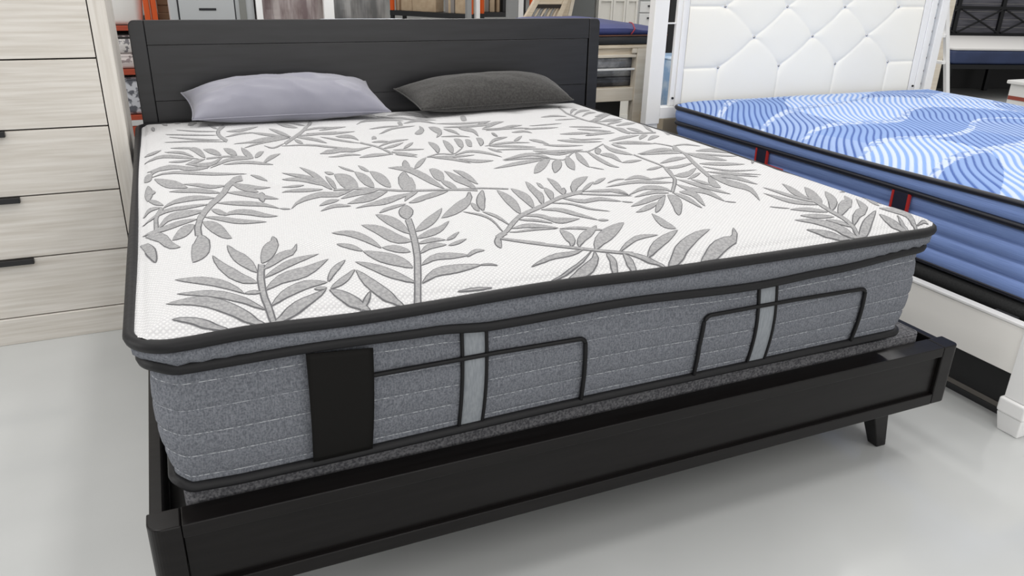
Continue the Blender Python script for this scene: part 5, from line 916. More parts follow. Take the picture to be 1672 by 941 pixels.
def groove(x, y):
    f = phase(x, y); f = f - math.floor(f); return abs(f - 0.5) * 2      # 1 at the groove
def blue_z(x, y):
    e = max(min(x - KX0, KX1 - x, y - KY0, KY1 - y), 0.0)
    z = k1(x, y) * 1.0 + 0.052 * (1 - math.exp(-e / 0.09))
    z += min(1, e / 0.04) * (0.0035 * (1 - groove(x, y) ** 3) + 0.006 * (vnoise(x * 3.5, y * 3.5, 9) - 0.5))
    return z
rows = sq_grid(KX0, KX1, KY0, KY1, 0.06, 420, 470, blue_z)
mb = MB(); mb.grid(rows); topb = mb.build('wave_quilted_top', mat('tmp_blue', (130, 165, 225)), bm_, smooth=True, fix=False)
me = topb.data; ca = me.color_attributes.new('weave', 'FLOAT_COLOR', 'POINT')
blue_a, white_a, line_a, line_b = lin((131, 158, 207)), lin((208, 217, 231)), lin((66, 95, 160)), lin((88, 118, 180))
line_c = lin((128, 160, 216))
buf = []
for row in rows:
    for x, y, z in row:
        f, hv, fb_ = zone(x, y); g = groove(x, y)
        ribbon = f < 0.13 + 0.05 * math.sin(x * 5)                                 # broken white ribbon along each band
        patch = hv in (1, 4) and not ribbon
        if patch: wmix, ln = 0.74, line_c
        elif ribbon: wmix, ln = (0.72 if vnoise(x * 46, y * 46, 2) > 0.45 else 0.15), line_b
        else: wmix, ln = (0.0 if hv in (0, 5) else 0.16), line_a
        base = [blue_a[i] * (1 - wmix) + white_a[i] * wmix for i in range(3)]
        s_ = (g - 0.58) / 0.22 if not patch else (g - 0.42) / 0.2
        if ribbon: s_ *= 1.0 if vnoise(x * 60, y * 60, 4) > 0.5 else 0.45
        s_ = max(0.0, min(1.0, s_))
        buf += [base[i] * (1 - s_) + ln[i] * s_ for i in range(3)] + [1.0]
ca.data.foreach_set('color', buf)
bt = bpy.data.materials.new('blue_wave_weave'); bt.use_nodes = True; nt = bt.node_tree; b = nt.nodes['Principled BSDF']
b.inputs['Roughness'].default_value = 0.75; b.inputs['Specular IOR Level'].default_value = 0.3
at_ = nt.nodes.new('ShaderNodeAttribute'); at_.attribute_name = 'weave'; nt.links.new(at_.outputs['Color'], b.inputs['Base Color'])
me.materials.clear(); me.materials.append(bt)
mb = MB(); loft(mb, per, [(-0.010, lambda x, y: k1(x, y) + 0.006), (-0.001, lambda x, y: k1(x, y) - 0.006), (0.005, lambda x, y: 0.6 * k1(x, y) + 0.4 * k2(x, y)), (0.002, lambda x, y: 0.3 * k1(x, y) + 0.7 * k2(x, y)), (-0.012, k2)])
mb.build('pillow_top_border', blue_side, bm_, smooth=True)
mb = MB(); mb.tube(ring(per, 0.002, k1), 0.0105, 10, closed=True); mb.build('top_edge_piping', navy_pipe, bm_, smooth=True)
mb = MB(); mb.tube(ring(per, -0.006, k2), 0.0115, 10, closed=True); mb.build('seam_piping', navy_pipe, bm_, smooth=True)
BR = [0.0, 0.25, 0.49, 0.73, 1.0]
def kz(t): return lambda x, y: 0.412 * (1 - t) + k2(x, y) * t
def koff(t):
    for a, b2 in zip(BR, BR[1:]):
        if t <= b2 + 1e-9:
            f = (t - a) / (b2 - a); return -0.022 + 0.013 * math.sin(PI * max(0.0, min(1.0, f))) ** 0.6
    return -0.018
mb = MB(); loft(mb, per, [(koff(k / 48), kz(k / 48)) for k in range(49)]); q = ring(per, koff(0), kz(0)); mb.add(q, [tuple(range(len(q)))])
mb.build('channelled_border', blue_side, bm_, smooth=True)
mb = MB(); mb.tube(ring(per, -0.020, 0.414), 0.009, 8, closed=True); mb.build('bottom_edge_piping', navy_pipe, bm_, smooth=True)
red_edge = mat('red_edging', (176, 38, 34), 0.6); navy_strap = mat('navy_strap', (24, 27, 48), 0.65)
for yc in (0.545, 1.285):
    mb = MB(); mb.box(KX0 - 0.004, KX0 + 0.004, yc - 0.030, yc + 0.030, 0.56, 0.634); sp = mb.build('handle_strap', navy_strap, bm_, bevel=0.001)
    for s_ in (-1, 1):
        MB().box(KX0 - 0.006, KX0 + 0.003, yc + s_ * 0.0345 - 0.0045, yc + s_ * 0.0345 + 0.0045, 0.56, 0.634).build('strap_edging', red_edge, sp)
    if yc > 1: MB().box(KX0 - 0.008, KX0 + 0.002, yc - 0.14, yc - 0.040, 0.566, 0.577).build('grab_handle', red_edge, sp, bevel=0.002)

# ---------------------------------------------------------------- showroom behind: materials
orange = mat('orange_rack_paint', (214, 88, 30), 0.45); rust = mat('rust_orange_paint', (166, 70, 45), 0.5)
rack_edge = mat('pale_rack_edge', (236, 190, 160), 0.5); board_dark = mat('dark_shelf_board', (40, 34, 30), 0.8)
cardboard = mat('brown_cardboard', (140, 117, 92), 0.8, c2=(128, 106, 82), nscale=8)
cardboard_pale = mat('pale_cardboard', (186, 166, 140), 0.8, c2=(172, 150, 124), nscale=8)
cardboard_grey = mat('grey_carton', (136, 130, 126), 0.8)
locker_grey = mat('grey_steel_cabinet', (172, 175, 177), 0.4); locker_dark = mat('olive_grey_panel', (120, 121, 117), 0.5)
cream = mat('cream_wood', (224, 216, 202), 0.5, c2=(214, 204, 188), nscale=4, stretch=(1, 12, 12)); cream_warm = mat('pale_pine', (216, 203, 183), 0.55, c2=(200, 185, 162), nscale=4, stretch=(1, 12, 12))
white_mattress = mat('white_wrapped_fabric', (226, 225, 222), 0.6, bump=0.15, nscale=12)
def wrapped(name, c, c2, ns=9, st=(1, 1, 1)):
    return mat(name, c, 0.28, c2=c2, nscale=ns, stretch=st, bump=0.5, bscale=8, spec=0.6, lo=0.42, hi=0.6, detail=6)
wrap_red = wrapped('plastic_wrap_over_mauve', (112, 94, 94), (168, 158, 156), 7, (3, 1, 0.5))
wrap_grey = wrapped('plastic_wrap_over_grey', (84, 84, 84), (132, 131, 130), 7, (3, 1, 0.5))
wrap_light = wrapped('plastic_wrap_over_print', (150, 153, 160), (206, 207, 210), 16)
wrap_mid = wrapped('plastic_wrap_over_ash', (120, 122, 126), (178, 179, 182), 12)
wrap_dark = wrapped('plastic_wrap_over_charcoal', (58, 59, 63), (112, 113, 118), 12)
wrap_blue = wrapped('plastic_wrap_over_blue', (150, 184, 222), (198, 218, 238), 14)
print_fabric = mat('scribble_print_fabric', (222, 218, 216), 0.8, c2=(126, 124, 128), nscale=30, lo=0.53, hi=0.57, detail=6)
print_fabric2 = mat('rose_print_fabric', (216, 208, 206), 0.8, c2=(150, 138, 138), nscale=34, lo=0.52, hi=0.58, detail=6)
print_dark = mat('blotch_print_fabric', (196, 198, 204), 0.8, c2=(92, 94, 102), nscale=20, lo=0.48, hi=0.54, detail=6)
white_door = mat('white_door_paint', (222, 220, 214), 0.5); grey_white = mat('cool_white_paint', (216, 217, 217), 0.45)
slate = mat('slate_panel', (98, 101, 101), 0.5); black_panel = mat('black_panel', (34, 34, 36), 0.5)
navy = mat('navy_cover', (52, 60, 112), 0.55, c2=(43, 50, 98), nscale=3, bump=0.25, bscale=7)
post_grey = mat('grey_upright', (150, 152, 153), 0.45)

def soft_block(mb, x0, x1, y0, y1, z0, z1, r=0.04, puff=0.012, mi=0):
    p = perimeter(x0, x1, y0, y1, r, 0.08)
    n = 6; e = min(0.03, (z1 - z0) * 0.3)
    prof = [(-e, z0)] + [(-e + e * math.sin(PI / 2 * k / n), z0 + e - e * math.cos(PI / 2 * k / n)) for k in range(1, n + 1)]
    prof += [(puff, (z0 + z1) / 2)] + [(-e + e * math.cos(PI / 2 * k / n), z1 - e + e * math.sin(PI / 2 * k / n)) for k in range(n + 1)]
    loft(mb, p, prof, mi); mb.add(ring(p, -e, z1), [tuple(range(len(p)))], mi); mb.add(ring(p, -e, z0), [tuple(range(len(p)))], mi)
    return mb
def wrapped_mattress(name, label, box, fabric, group=None, piping=None):
    x0, x1, y0, y1, z0, z1 = box
    rt = thing(name, label, 'mattress', ((x0 + x1) / 2, (y0 + y1) / 2, z0), group=group)
    mb = MB(); soft_block(mb, *box); mb.build('body', fabric, rt, smooth=True)
    p = perimeter(x0, x1, y0, y1, 0.04, 0.08)
    mb = MB(); mb.tube(ring(p, -0.004, z1 - 0.012), 0.006, 6, closed=True); mb.build('top_piping', piping or fabric, rt, smooth=True)
    return rt

# orange pallet rack with mattresses on its shelves (left, behind the headboard)
rk = thing('pallet_rack', 'orange steel pallet rack with mattresses between its beams behind the chest', 'rack', (-1.0, 4.4, 0))
for x in (-2.45, -0.016, 1.20):
    for y in (3.90, 4.95):
        mb = MB(); mb.box(x, x + 0.030, y, y + 0.07, 0, 2.6); mb.box(x + 0.042, x + 0.070, y, y + 0.07, 0, 2.6); mb.box(x + 0.030, x + 0.042, y + 0.020, y + 0.07, 0, 2.6)
        u_ = mb.build('upright', orange, rk, bevel=0.002)
        if y < 4: MB().box(x + 0.0305, x + 0.0375, y + 0.014, y + 0.0195, 0, 2.6).build('upright_slot_strip', rack_edge, u_)
    MB().box(x + 0.01, x + 0.06, 3.971, 4.949, 0.5, 0.54).build('frame_brace', orange, rk)
for za, zb_ in ((0.340, 0.400), (0.440, 0.469), (0.708, 0.740), (0.959, 0.986)):
    MB().box(-2.419, -0.0165, 3.905, 3.945, za, zb_).build('beam', rust, rk, bevel=0.002)
    if za > 0.43: MB().box(-2.419, -0.0165, 3.946, 4.94, za + 0.002, zb_).build('shelf_board', board_dark, rk)
MB().box(0.055, 1.199, 3.905, 3.945, 0.975, 1.006).build('beam', rust, rk, bevel=0.002)
MB().box(0.055, 1.199, 3.946, 4.94, 0.977, 1.006).build('shelf_board', board_dark, rk)
g = 'mattresses on the orange rack'
wrapped_mattress('mattress', 'white mattress lying on the top shelf of the orange rack', (-2.2, -0.03, 3.93, 4.9, 0.987, 1.27), white_mattress, g, mat('grey_seam', (190, 190, 190), 0.7))
wrapped_mattress('mattress', 'scribble printed mattress, upper of two between the orange rack beams', (-2.2, -0.03, 3.92, 4.9, 0.829, 0.930), print_fabric, g, gap_dark)
wrapped_mattress('mattress', 'rose tinted printed mattress, lower of two between the orange rack beams', (-2.2, -0.03, 3.92, 4.9, 0.741, 0.827), print_fabric2, g)
wrapped_mattress('mattress', 'thick blotchy grey printed mattress on the lower orange rack shelf', (-2.2, -0.04, 3.92, 4.9, 0.470, 0.690), print_dark, g)
for k, (za, zb_) in enumerate(((1.007, 1.051), (1.0515, 1.095), (1.0955, 1.139), (1.1395, 1.183))):
    rt = thing('carton', ['flat brown carton at the bottom of the pile beside the orange upright', 'flat brown carton second from the bottom beside the orange upright', 'flat brown carton third from the bottom beside the orange upright', 'flat brown carton topmost of the pile beside the orange upright'][k], 'carton', (0.3, 4.2, za), group='flat cartons beside the orange upright')
    MB().box(0.058, 0.56, 4.0 + 0.004 * (k % 2), 4.5, za, zb_).build('box', cardboard, rt, bevel=0.004)
    MB().box(0.26, 0.31, 3.9985 + 0.004 * (k % 2), 4.5, za + 0.0005, zb_ + 0.0006).build('tape_strip', cardboard_pale, rt)

# grey steel cabinet
lk = thing('steel_cabinet', 'light grey steel cabinet with a slim recessed handle behind the headboard', 'cabinet', (0.31, 3.4, 0))
MB().box(0.113, 0.530, 3.212, 3.62, 0.0, 1.75).build('cabinet_body', locker_grey, lk, bevel=0.003)
dd = MB().box(0.158, 0.428, 3.200, 3.2115, 0.06, 1.70).build('door', locker_grey, lk, bevel=0.002)
MB().box(0.253, 0.337, 3.197, 3.2005, 1.108, 1.119).build('handle_slot', steel_dark, dd)
MB().box(0.150, 0.1565, 3.2085, 3.2119, 0.06, 1.70).build('door_gap', steel_dark, lk)
MB().box(0.4295, 0.4345, 3.2085, 3.2119, 0.06, 1.70).build('door_gap', steel_dark, lk)
MB().box(0.455, 0.489, 3.207, 3.2119, 0.0, 1.72).build('side_panel', locker_dark, lk)
# two wrapped mattresses standing on end with a white frame in front of them
def standing(label, x0, x1, fabric):
    rt = thing('wrapped_mattress', label, 'mattress', ((x0 + x1) / 2, 3.4, 0), group='wrapped mattresses standing behind the headboard')
    mb = MB(); nx, nz = 26, 60
    def fz(x, z, s): return 0.010 * (vnoise(x * 16 + z * 3, z * 5 - x * 6, s) - 0.5) * 2
    mb.grid([[(x0 + (x1 - x0) * i / nx, 3.262 + fz(x0 + (x1 - x0) * i / nx, 1.9 * j / nz, 31), 1.9 * j / nz) for i in range(nx + 1)] for j in range(nz + 1)])
    mb.box(x0, x1, 3.275, 3.50, 0, 1.9)
    mb.build('body', fabric, rt, smooth=False)
    MB().box(x0 + 0.01, x1 - 0.01, 3.30, 3.48, 1.9005, 1.915).build('folded_plastic', wrap_light, rt)
standing('mauve mattress in clear plastic standing on end beside the steel cabinet', 0.543, 0.905, wrap_red)
standing('dark grey mattress in clear plastic standing right of the white frame post', 0.966, 1.262, wrap_grey)
wf = thing('white_frame', 'tall white bed end frame with two posts standing behind the black headboard', 'bed frame', (0.72, 3.2, 0))
MB().box(0.535, 0.566, 3.150, 3.185, 0.0, 1.70).build('post', white_paint, wf, bevel=0.003)
MB().box(0.888, 0.943, 3.150, 3.185, 0.0, 1.70).build('post', white_paint, wf, bevel=0.003)
MB().box(0.5665, 0.8875, 3.155, 3.180, 1.60, 1.68).build('top_rail', white_paint, wf, bevel=0.003)
MB().box(0.5665, 0.8875, 3.155, 3.180, 0.25, 0.40).build('bottom_rail', white_paint, wf, bevel=0.003)
# white stack directly behind the headboard
wrap_white = mat('bluish_white_wrap', (218, 226, 238), 0.45, bump=0.3, nscale=14)
for k in range(4):
    rt = wrapped_mattress('folded_mattress', ['bluish white folded mattress at the bottom of the stack behind the headboard', 'bluish white folded mattress second from bottom behind the headboard', 'bluish white folded mattress third from bottom behind the headboard', 'bluish white folded mattress on top, peeping over the black headboard'][k],
                     (0.72, 1.17, 2.22, 2.56, 0.2765 * k, 0.2765 * k + 0.276), wrap_white, 'bluish white stack behind the headboard')

# cream bunk bed with wrapped mattresses and a navy mattress on top
bk = thing('bunk_bed', 'cream wooden bunk bed behind the right end of the black headboard', 'bunk bed', (1.95, 2.95, 0))
def cb(name, x0, x1, y0, y1, z0, z1, M=cream, b=0.003): return MB().box(x0, x1, y0, y1, z0, z1).build(name, M, bk, bevel=b)
cb('post', 2.494, 2.553, 2.50, 2.555, 0.0, 0.945); cb('post', 2.592, 2.632, 2.545, 2.59, 0.0, 0.945)
cb('post', 1.300, 1.355, 2.50, 2.555, 0.0, 0.945); cb('post', 2.560, 2.632, 3.34, 3.40, 0.0, 0.945); cb('post', 1.300, 1.355, 3.34, 3.40, 0.0, 0.945)
cb('upper_rail', 1.356, 2.493, 2.515, 2.545, 0.903, 0.962, cream_warm); cb('upper_rail_lip', 1.356, 2.493, 2.505, 2.5148, 0.895, 0.912)
cb('corner_bracket', 2.46, 2.4935, 2.5, 2.5145, 0.918, 0.944); cb('end_rail', 2.5535, 2.632, 2.52, 2.5445, 0.905, 0.95); cb('end_rail', 2.600, 2.628, 2.5905, 3.339, 0.895, 0.95)
cb('lower_rail', 1.356, 2.4935, 2.512, 2.545, 0.654, 0.728); cb('guard_rail', 1.356, 2.4935, 2.512, 2.530, 0.825, 0.836, white_paint, 0.002)
cb('lower_deck', 1.356, 2.591, 2.56, 3.339, 0.690, 0.7275, cream_warm); cb('upper_deck', 1.300, 2.640, 2.56, 3.40, 0.9455, 0.963, cream_warm); cb('upper_edge', 1.300, 2.640, 2.500, 2.5595, 0.9455, 0.963, cream_warm)
g = 'plastic wrapped mattresses inside the cream bunk'
wrapped_mattress('wrapped_mattress', 'charcoal mattress in clear plastic, lowest inside the cream bunk', (1.40, 2.574, 2.572, 3.3, 0.728, 0.782), wrap_dark, g)
wrapped_mattress('wrapped_mattress', 'ash grey mattress in clear plastic, middle one inside the cream bunk', (1.40, 2.574, 2.572, 3.3, 0.7825, 0.828), wrap_mid, g)
wrapped_mattress('wrapped_mattress', 'pale printed mattress in clear plastic, topmost inside the cream bunk', (1.40, 2.574, 2.572, 3.3, 0.8285, 0.893), wrap_light, g)
bb = thing('mattress_tray', 'black moulded tray under the navy mattress on the cream bunk', 'tray', (2.36, 2.93, 0.964))
mb = MB(); soft_block(mb, 2.02, 2.70, 2.50, 3.36, 0.9635, 1.010, 0.05, 0.004); mb.build('tray', black_panel, bb, smooth=True)
MB().box(2.03, 2.69, 2.508, 3.35, 1.0105, 1.016).build('copper_edge', mat('copper_brown', (146, 100, 76), 0.5), bb)
nv = thing('mattress', 'navy blue mattress with a red seam lying on the cream bunk', 'mattress', (2.36, 2.9, 1.017))
NX0, NX1, NY0, NY1 = 2.06, 2.69, 2.495, 3.28
def nav_z(x, y):
    e = max(min(x - NX0, NX1 - x, y - NY0, NY1 - y), 0)
    return 1.052 + 0.028 * (1 - math.exp(-e / 0.05)) - 0.026 * max(0, (x - 2.42) / 0.3) + 0.006 * (vnoise(x * 6, y * 5, 14) - 0.5)
p = perimeter(NX0, NX1, NY0, NY1, 0.06, 0.03)
mb = MB(); mb.grid(sq_grid(NX0, NX1, NY0, NY1, 0.06, 50, 60, nav_z)); loft(mb, p, [(-0.02, 1.0165), (-0.004, 1.022), (0.004, 1.032), (0.002, 1.042), (0.0, nav_z)]); q = ring(p, -0.02, 1.0165); mb.add(q, [tuple(range(len(q)))])
mb.build('cover', navy, nv, smooth=True)
mb = MB(); mb.tube([(2.435, 2.488, 1.020), (2.448, 2.487, 1.035), (2.460, 2.492, 1.050)] + [(2.46 + 0.12 * t, 2.50 + 0.25 * t, nav_z(2.46 + 0.12 * t, 2.50 + 0.25 * t) + 0.002) for t in (0.05, 0.2, 0.4, 0.6, 0.8, 1.0)], 0.0038, 6); mb.build('red_seam', mat('crimson_seam', (150, 34, 52), 0.6), nv, smooth=True)
MB().box(1.40, 2.48, 2.62, 3.30, 0.0, 0.64).build('under_bunk_dark_fill', black_panel, bk)  # black box added to darken the space under the bunk

# slim uprights, far cartons, leaning panels, wardrobe
for lab, xs in (('slim grey and white rack upright, left one of the pair far behind the headboard', ((2.784, 2.83, post_grey), (2.878, 2.916, white_paint))), ('broad grey and white rack upright, right one of the pair far behind the headboard', ((3.210, 3.316, post_grey), (3.320, 3.375, white_paint)))):
    r_ = thing('rack_upright', lab, 'rack', (xs[0][0], 6.0, 0), group='uprights far behind the headboard')
    for xa, xb_, M in xs: MB().box(xa, xb_, 6.0, 6.06, 0.022, 2.3).build('post', M, r_, bevel=0.003)
    MB().box(xs[0][0] - 0.03, xs[1][1] + 0.03, 5.9, 6.2, 0.0, 0.0215).build('foot', post_grey, r_, bevel=0.003)
    MB().box(xs[0][0], xs[1][1], 6.0, 6.06, 2.3005, 2.34).build('head_bar', post_grey, r_, bevel=0.003)
def far_rack(loc, rz, length, label, specs, labels):
    r_ = thing('storage_rack', label, 'rack', loc, rz)
    def lb(name, x0, x1, y0, y1, z0, z1, M): return MB().box(x0, x1, y0, y1, z0, z1).build(name, M, r_, local=True, bevel=0.003)
    lb('shelf', 0, length, 0, 0.45, 0.50, 0.585, black_panel)
    for x in (0.0, length - 0.06):
        for y in (0.01, 0.38): lb('post', x, x + 0.06, y, y + 0.06, 0, 0.499, black_panel); lb('post', x, x + 0.06, y, y + 0.06, 0.586, 2.4, orange)
    ca_, sa_ = math.cos(rz), math.sin(rz)
    for (x0, x1, h_, M), lab in zip(specs, labels):
        lx, ly = (x0 + x1) / 2, 0.09
        t_ = thing('carton', lab, 'carton', (loc[0] + lx * ca_ - ly * sa_, loc[1] + lx * sa_ + ly * ca_, 0.586), rz, group='cartons on the far rack')
        w_ = (x1 - x0) / 2
        MB().box(-w_, w_, 0, 0.26, 0.0, h_).build('box', M, t_, local=True, bevel=0.006)
        MB().box(-w_ * 0.25, w_ * 0.25, -0.002, 0.26, 0.001, h_ + 0.001).build('tape_strip', cardboard_pale, t_, local=True)
far_rack((4.0, 13.3, 0), math.atan2(-1.3, 1.0), 1.75, 'black shelf rack of cartons running away far behind the headboard',
         [(0.07, 0.18, 0.8, cardboard), (0.19, 0.43, 0.85, cardboard_pale), (0.44, 0.95, 0.8, cardboard_pale), (1.15, 1.34, 0.9, cardboard_grey), (1.36, 1.66, 0.82, cardboard_pale)],
         ['narrow brown carton at the orange end of the far rack', 'pale carton second from the orange end of the far rack', 'wide pale carton in the middle of the far rack', 'grey carton beside the dark gap on the far rack', 'pale carton at the near end of the far rack'])
far_rack((5.43, 12.6, 0), 0.0, 1.15, 'black shelf rack of cartons between the slim uprights far behind',
         [(0.07, 0.28, 0.8, cardboard_grey), (0.30, 0.395, 0.8, cardboard_pale), (0.43, 0.50, 0.8, cardboard), (0.56, 1.03, 0.9, black_panel)],
         ['grey beige carton right of the slim white upright', 'narrow tan carton between two others on the right far rack', 'narrow brown carton beside the black carton on the right far rack', 'black carton beside the broad grey upright on the far rack'])
lh = thing('slatted_headboard', 'pale pine slatted headboard leaning sideways behind the navy mattress', 'headboard', (2.6, 4.5, 0))
A_ = [Vector((2.08, 0, 0.02)), Vector((2.62, 0, 0.02)), Vector((3.22, 0, 1.45)), Vector((3.00, 0, 1.45))]
def quad(name, f0, f1, h0, h1, y0, y1, M):
    def P(f, h_): a = A_[0].lerp(A_[3], h_); b2 = A_[1].lerp(A_[2], h_); return a.lerp(b2, f)
    pts = [P(f0, h0), P(f1, h0), P(f1, h1), P(f0, h1)]
    mb = MB(); mb.prism([(p_.x, p_.z) for p_ in pts], y0, y1, axis='y'); return mb.build(name, M, lh, bevel=0.002)
quad('stile', 0.0, 0.16, 0.0, 1.0, 4.49, 4.53, cream_warm); quad('stile', 0.86, 1.0, 0.0, 1.0, 4.49, 4.53, cream_warm)
quad('top_panel', 0.165, 0.855, 0.745, 1.0, 4.495, 4.525, cream_warm); quad('bottom_rail', 0.165, 0.855, 0.30, 0.40, 4.495, 4.525, cream_warm)
quad('dark_rail', 0.165, 0.855, 0.725, 0.744, 4.49, 4.52, board_dark)
for k in range(8): quad('slat', 0.18 + 0.084 * k, 0.215 + 0.084 * k, 0.402, 0.724, 4.50, 4.52, cream_warm if k % 2 else post_grey)
lp = thing('pine_board', 'pale pine bed board leaning behind the slatted headboard', 'board', (2.9, 4.64, 0))
mb = MB(); mb.prism([(2.72, 0.0), (2.95, 0.0), (3.25, 1.5), (3.06, 1.5)], 4.62, 4.66, axis='y'); mb.build('panel', cream_warm, lp, bevel=0.003)
mb = MB(); mb.prism([(2.952, 0.0), (2.985, 0.0), (3.285, 1.5), (3.252, 1.5)], 4.62, 4.66, axis='y'); mb.build('edge_strip', cream, lp, bevel=0.002)
sp_ = thing('slate_cabinet', 'dark slate grey cabinet left of the white wardrobe', 'cabinet', (3.37, 5.0, 0))
MB().box(3.22, 3.50, 4.80, 5.30, 0, 1.9).build('carcass', slate, sp_, bevel=0.004); MB().box(3.235, 3.485, 4.785, 4.7995, 0.05, 1.87).build('door', slate, sp_, bevel=0.003)
wd = thing('wardrobe', 'white panelled wardrobe seen above the navy mattress', 'wardrobe', (3.72, 5.0, 0))
MB().box(3.535, 3.935, 4.83, 5.30, 0, 2.0).build('carcass', white_door, wd, bevel=0.003)
for xa, xb_ in ((3.538, 3.680), (3.685, 3.810), (3.815, 3.933)):
    d_ = MB()
    d_.box(xa, xa + 0.022, 4.805, 4.829, 0.05, 1.95); d_.box(xb_ - 0.018, xb_, 4.805, 4.829, 0.05, 1.95)
    d_.box(xa + 0.022, xb_ - 0.018, 4.805, 4.829, 1.098, 1.16); d_.box(xa + 0.022, xb_ - 0.018, 4.805, 4.829, 0.05, 0.12); d_.box(xa + 0.022, xb_ - 0.018, 4.819, 4.829, 0.12, 1.098); d_.box(xa + 0.022, xb_ - 0.018, 4.819, 4.829, 1.16, 1.95)
    d_.build('door', white_door, wd)
dc = thing('drawer_chest', 'cool white drawer chest beside the white wardrobe', 'dresser', (4.1, 5.0, 0))
MB().box(3.945, 4.40, 4.82, 5.30, 0, 1.3).build('carcass', grey_white, dc, bevel=0.003)
for za, zb_ in ((0.05, 0.34), (0.347, 0.67), (0.677, 1.000), (1.007, 1.10), (1.107, 1.27)):
    d_ = MB().box(3.955, 4.39, 4.80, 4.8195, za, zb_).build('drawer_front', grey_white, dc, bevel=0.003)
    zm = zb_ - 0.045
    MB().box(4.03, 4.09, 4.788, 4.7998, zm, zm + 0.012).build('handle', steel_dark, d_, bevel=0.002)
bp_ = thing('black_cupboard', 'tall black cupboard glimpsed through the slot of the white headboard', 'cabinet', (3.48, 3.36, 0))
MB().box(3.235, 3.735, 3.32, 3.40, 0, 1.9).build('carcass', black_panel, bp_, bevel=0.003)
MB().box(3.240, 3.480, 3.30, 3.3195, 0.04, 1.87).build('door', black_panel, bp_, bevel=0.002); MB().box(3.485, 3.730, 3.30, 3.3195, 0.04, 1.87).build('door', black_panel, bp_, bevel=0.002)
tb = thing('carton', 'long tan carton on the floor behind the white headboard', 'carton', (3.2, 2.32, 0))
tanbox = mat('tan_cardboard', (196, 182, 160), 0.8)
MB().box(2.50, 4.0, 2.20, 2.44, 0, 0.605).build('box', tanbox, tb, bevel=0.005); MB().box(2.50, 4.0, 2.195, 2.1998, 0.28, 0.34).build('tape_strip', cardboard_pale, tb)
wrapped_mattress('wrapped_mattress', 'light blue plastic wrapped mattress lying on the tan carton behind the white headboard', (2.525, 3.98, 2.20, 2.44, 0.606, 0.925), wrap_blue)

# white A-frame ladder shelf right of the white headboard
al = thing('ladder_shelf', 'slim white ladder shelf with cream back post right of the tufted headboard', 'shelf', (4.8, 2.5, 0))
def slant(name, y0, y1, w, M, dx=0.0):
    f = lambda z: 4.6705 + dx + (1.215 - z) * 0.337
    mb = MB(); mb.prism([(f(0) , 0.0), (f(0) + w, 0.0), (f(1.55) + w, 1.55), (f(1.55), 1.55)], y0, y1, axis='y'); return mb.build(name, M, al, bevel=0.002)
slant('front_leg', 2.35, 2.375, 0.034, white_paint); slant('rear_leg', 2.70, 2.725, 0.034, cream)
MB().box(4.62, 4.672, 2.76, 2.80, 0, 1.52).build('back_post', cream, al, bevel=0.002)
for z in (0.826, 0.995, 1.30, 0.45):
    xr_ = 4.6705 + (1.215 - z) * 0.337
    MB().box(xr_ - 0.035, xr_ - 0.001, 2.352, 2.72, z - 0.010, z + 0.010).build('tread', white_paint, al, bevel=0.002)
    MB().box(4.62, 4.672, 2.7255, 2.7595, z - 0.010, z + 0.010).build('tread_bracket', white_paint, al)
bw = thing('cream_cupboard', 'tall cream cupboard between the ladder shelf and the black metal bed', 'cabinet', (5.95, 3.7, 0))
MB().box(5.70, 6.243, 3.52, 3.95, 0, 1.9).build('carcass', cream, bw, bevel=0.004); MB().box(5.71, 6.233, 3.50, 3.5195, 0.05, 1.87).build('door', cream, bw, bevel=0.003)

# black metal bed far right
mbd = thing('metal_bed', 'black metal bed with crossed brace headboard and grey planks at far right', 'bed', (8.54, 5.19, 0), math.radians(-16.6))
blackm = mat('black_steel', (24, 25, 28), 0.4, metal=0.4); plank = mat('grey_plank', (92, 92, 100), 0.6, c2=(66, 66, 74), nscale=4, stretch=(1, 1, 20))
def lb(name, x0, x1, y0, y1, z0, z1, M, par=mbd, b=0.002): return MB().box(x0, x1, y0, y1, z0, z1).build(name, M, par, local=True, bevel=b)
W_ = 2.78
for x in (0.0, 0.685, 1.37, 2.055, 2.74): lb('headboard_post', x, x + 0.055, 2.02, 2.06, 0.0 if x in (0.0, 2.74) else 0.58, 1.35, blackm)
lb('headboard_rail', 0.0, W_ + 0.015, 2.015, 2.0195, 0.94, 0.985, blackm); lb('headboard_rail', 0.0, W_ + 0.015, 2.015, 2.0195, 0.585, 0.63, blackm); lb('headboard_top_bar', 0.0, W_ + 0.015, 2.015, 2.065, 1.3505, 1.39, blackm)
for k in range(4):
    x0 = 0.055 + 0.685 * k; x1 = x0 + 0.63
    for a, b2 in (((x0, 0.63), (x1, 0.94)), ((x0, 0.94), (x1, 0.63))):
        mb = MB(); mb.tube([(a[0], 2.006 if a[1] < b2[1] else 1.996, a[1]), (b2[0], 2.006 if a[1] < b2[1] else 1.996, b2[1])], 0.013, 6); mb.build('cross_brace', blackm, mbd, local=True)
for k in range(7): lb('plank', 0.056, 2.739, 2.0605, 2.08, 0.60 + 0.105 * k, 0.70 + 0.105 * k, plank)
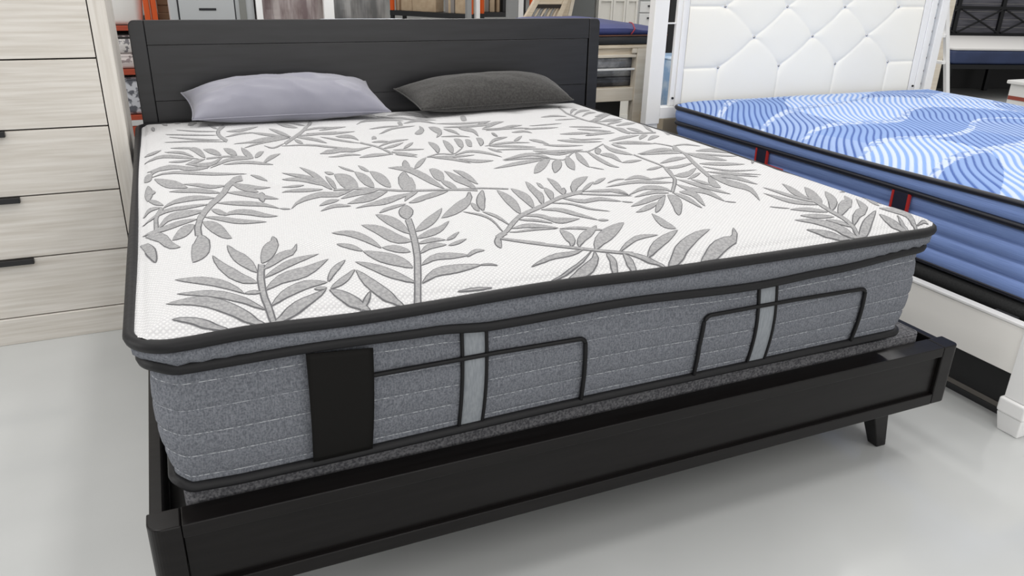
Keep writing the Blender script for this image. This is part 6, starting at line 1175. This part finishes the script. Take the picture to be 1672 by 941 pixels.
lb('side_rail', -0.02, W_ - 0.02, -0.01, 0.03, 0.355, 0.405, blackm); lb('side_rail', W_ + 0.0005, W_ + 0.03, -0.01, 2.01, 0.355, 0.405, blackm); lb('side_rail', -0.05, -0.0205, -0.01, 2.01, 0.355, 0.405, blackm)
lb('deck', -0.02, W_, 0.031, 2.01, 0.37, 0.405, blackm)
lb('under_bed_shadow_block', 0.05, W_ - 0.1, 0.95, 1.9, 0.0, 0.369, black_panel)  # added black block standing in for the shadow below the deck
for x in (0.02, 1.10, 2.68):
    for y in (0.02, 0.74): lb('leg', x - 0.02, x + 0.03, y, y + 0.05, 0.0, 0.354 if y < 0.5 else 0.369, blackm)
mm = thing('mattress', 'white topped navy mattress on the black metal bed', 'mattress', (8.54, 5.19, 0.406), math.radians(-16.6))
mb = MB(); soft_block(mb, 0.0, W_ - 0.02, 0.0, 1.98, 0.0, 0.158, 0.05, 0.004); mb.build('navy_border', mat('navy_border', (48, 62, 98), 0.6, c2=(40, 52, 84), nscale=4), mm, local=True, smooth=True)
mb = MB(); soft_block(mb, 0.006, W_ - 0.026, 0.006, 1.974, 0.1585, 0.185, 0.05, 0.002); mb.build('white_top', mat('white_ticking', (214, 213, 212), 0.7, bump=0.2, nscale=6), mm, local=True, smooth=True)
# white nightstand at the right edge
ns = thing('nightstand', 'white nightstand with a red brown stripe at the right edge', 'nightstand', (6.8, 2.75, 0))
MB().box(6.49, 7.10, 2.46, 3.06, 0.540, 0.570).build('top', grey_white, ns, bevel=0.008, seg=3)
MB().box(6.515, 7.08, 2.485, 3.035, 0.0, 0.5395).build('carcass', grey_white, ns, bevel=0.003)
MB().box(6.511, 6.5148, 2.49, 3.030, 0.415, 0.445).build('stripe', mat('red_brown_stripe', (140, 66, 54), 0.5), ns)
MB().box(6.53, 7.065, 2.470, 2.4848, 0.30, 0.535).build('drawer_front', grey_white, ns, bevel=0.003); MB().box(6.53, 7.065, 2.470, 2.4848, 0.04, 0.295).build('drawer_front', grey_white, ns, bevel=0.003)
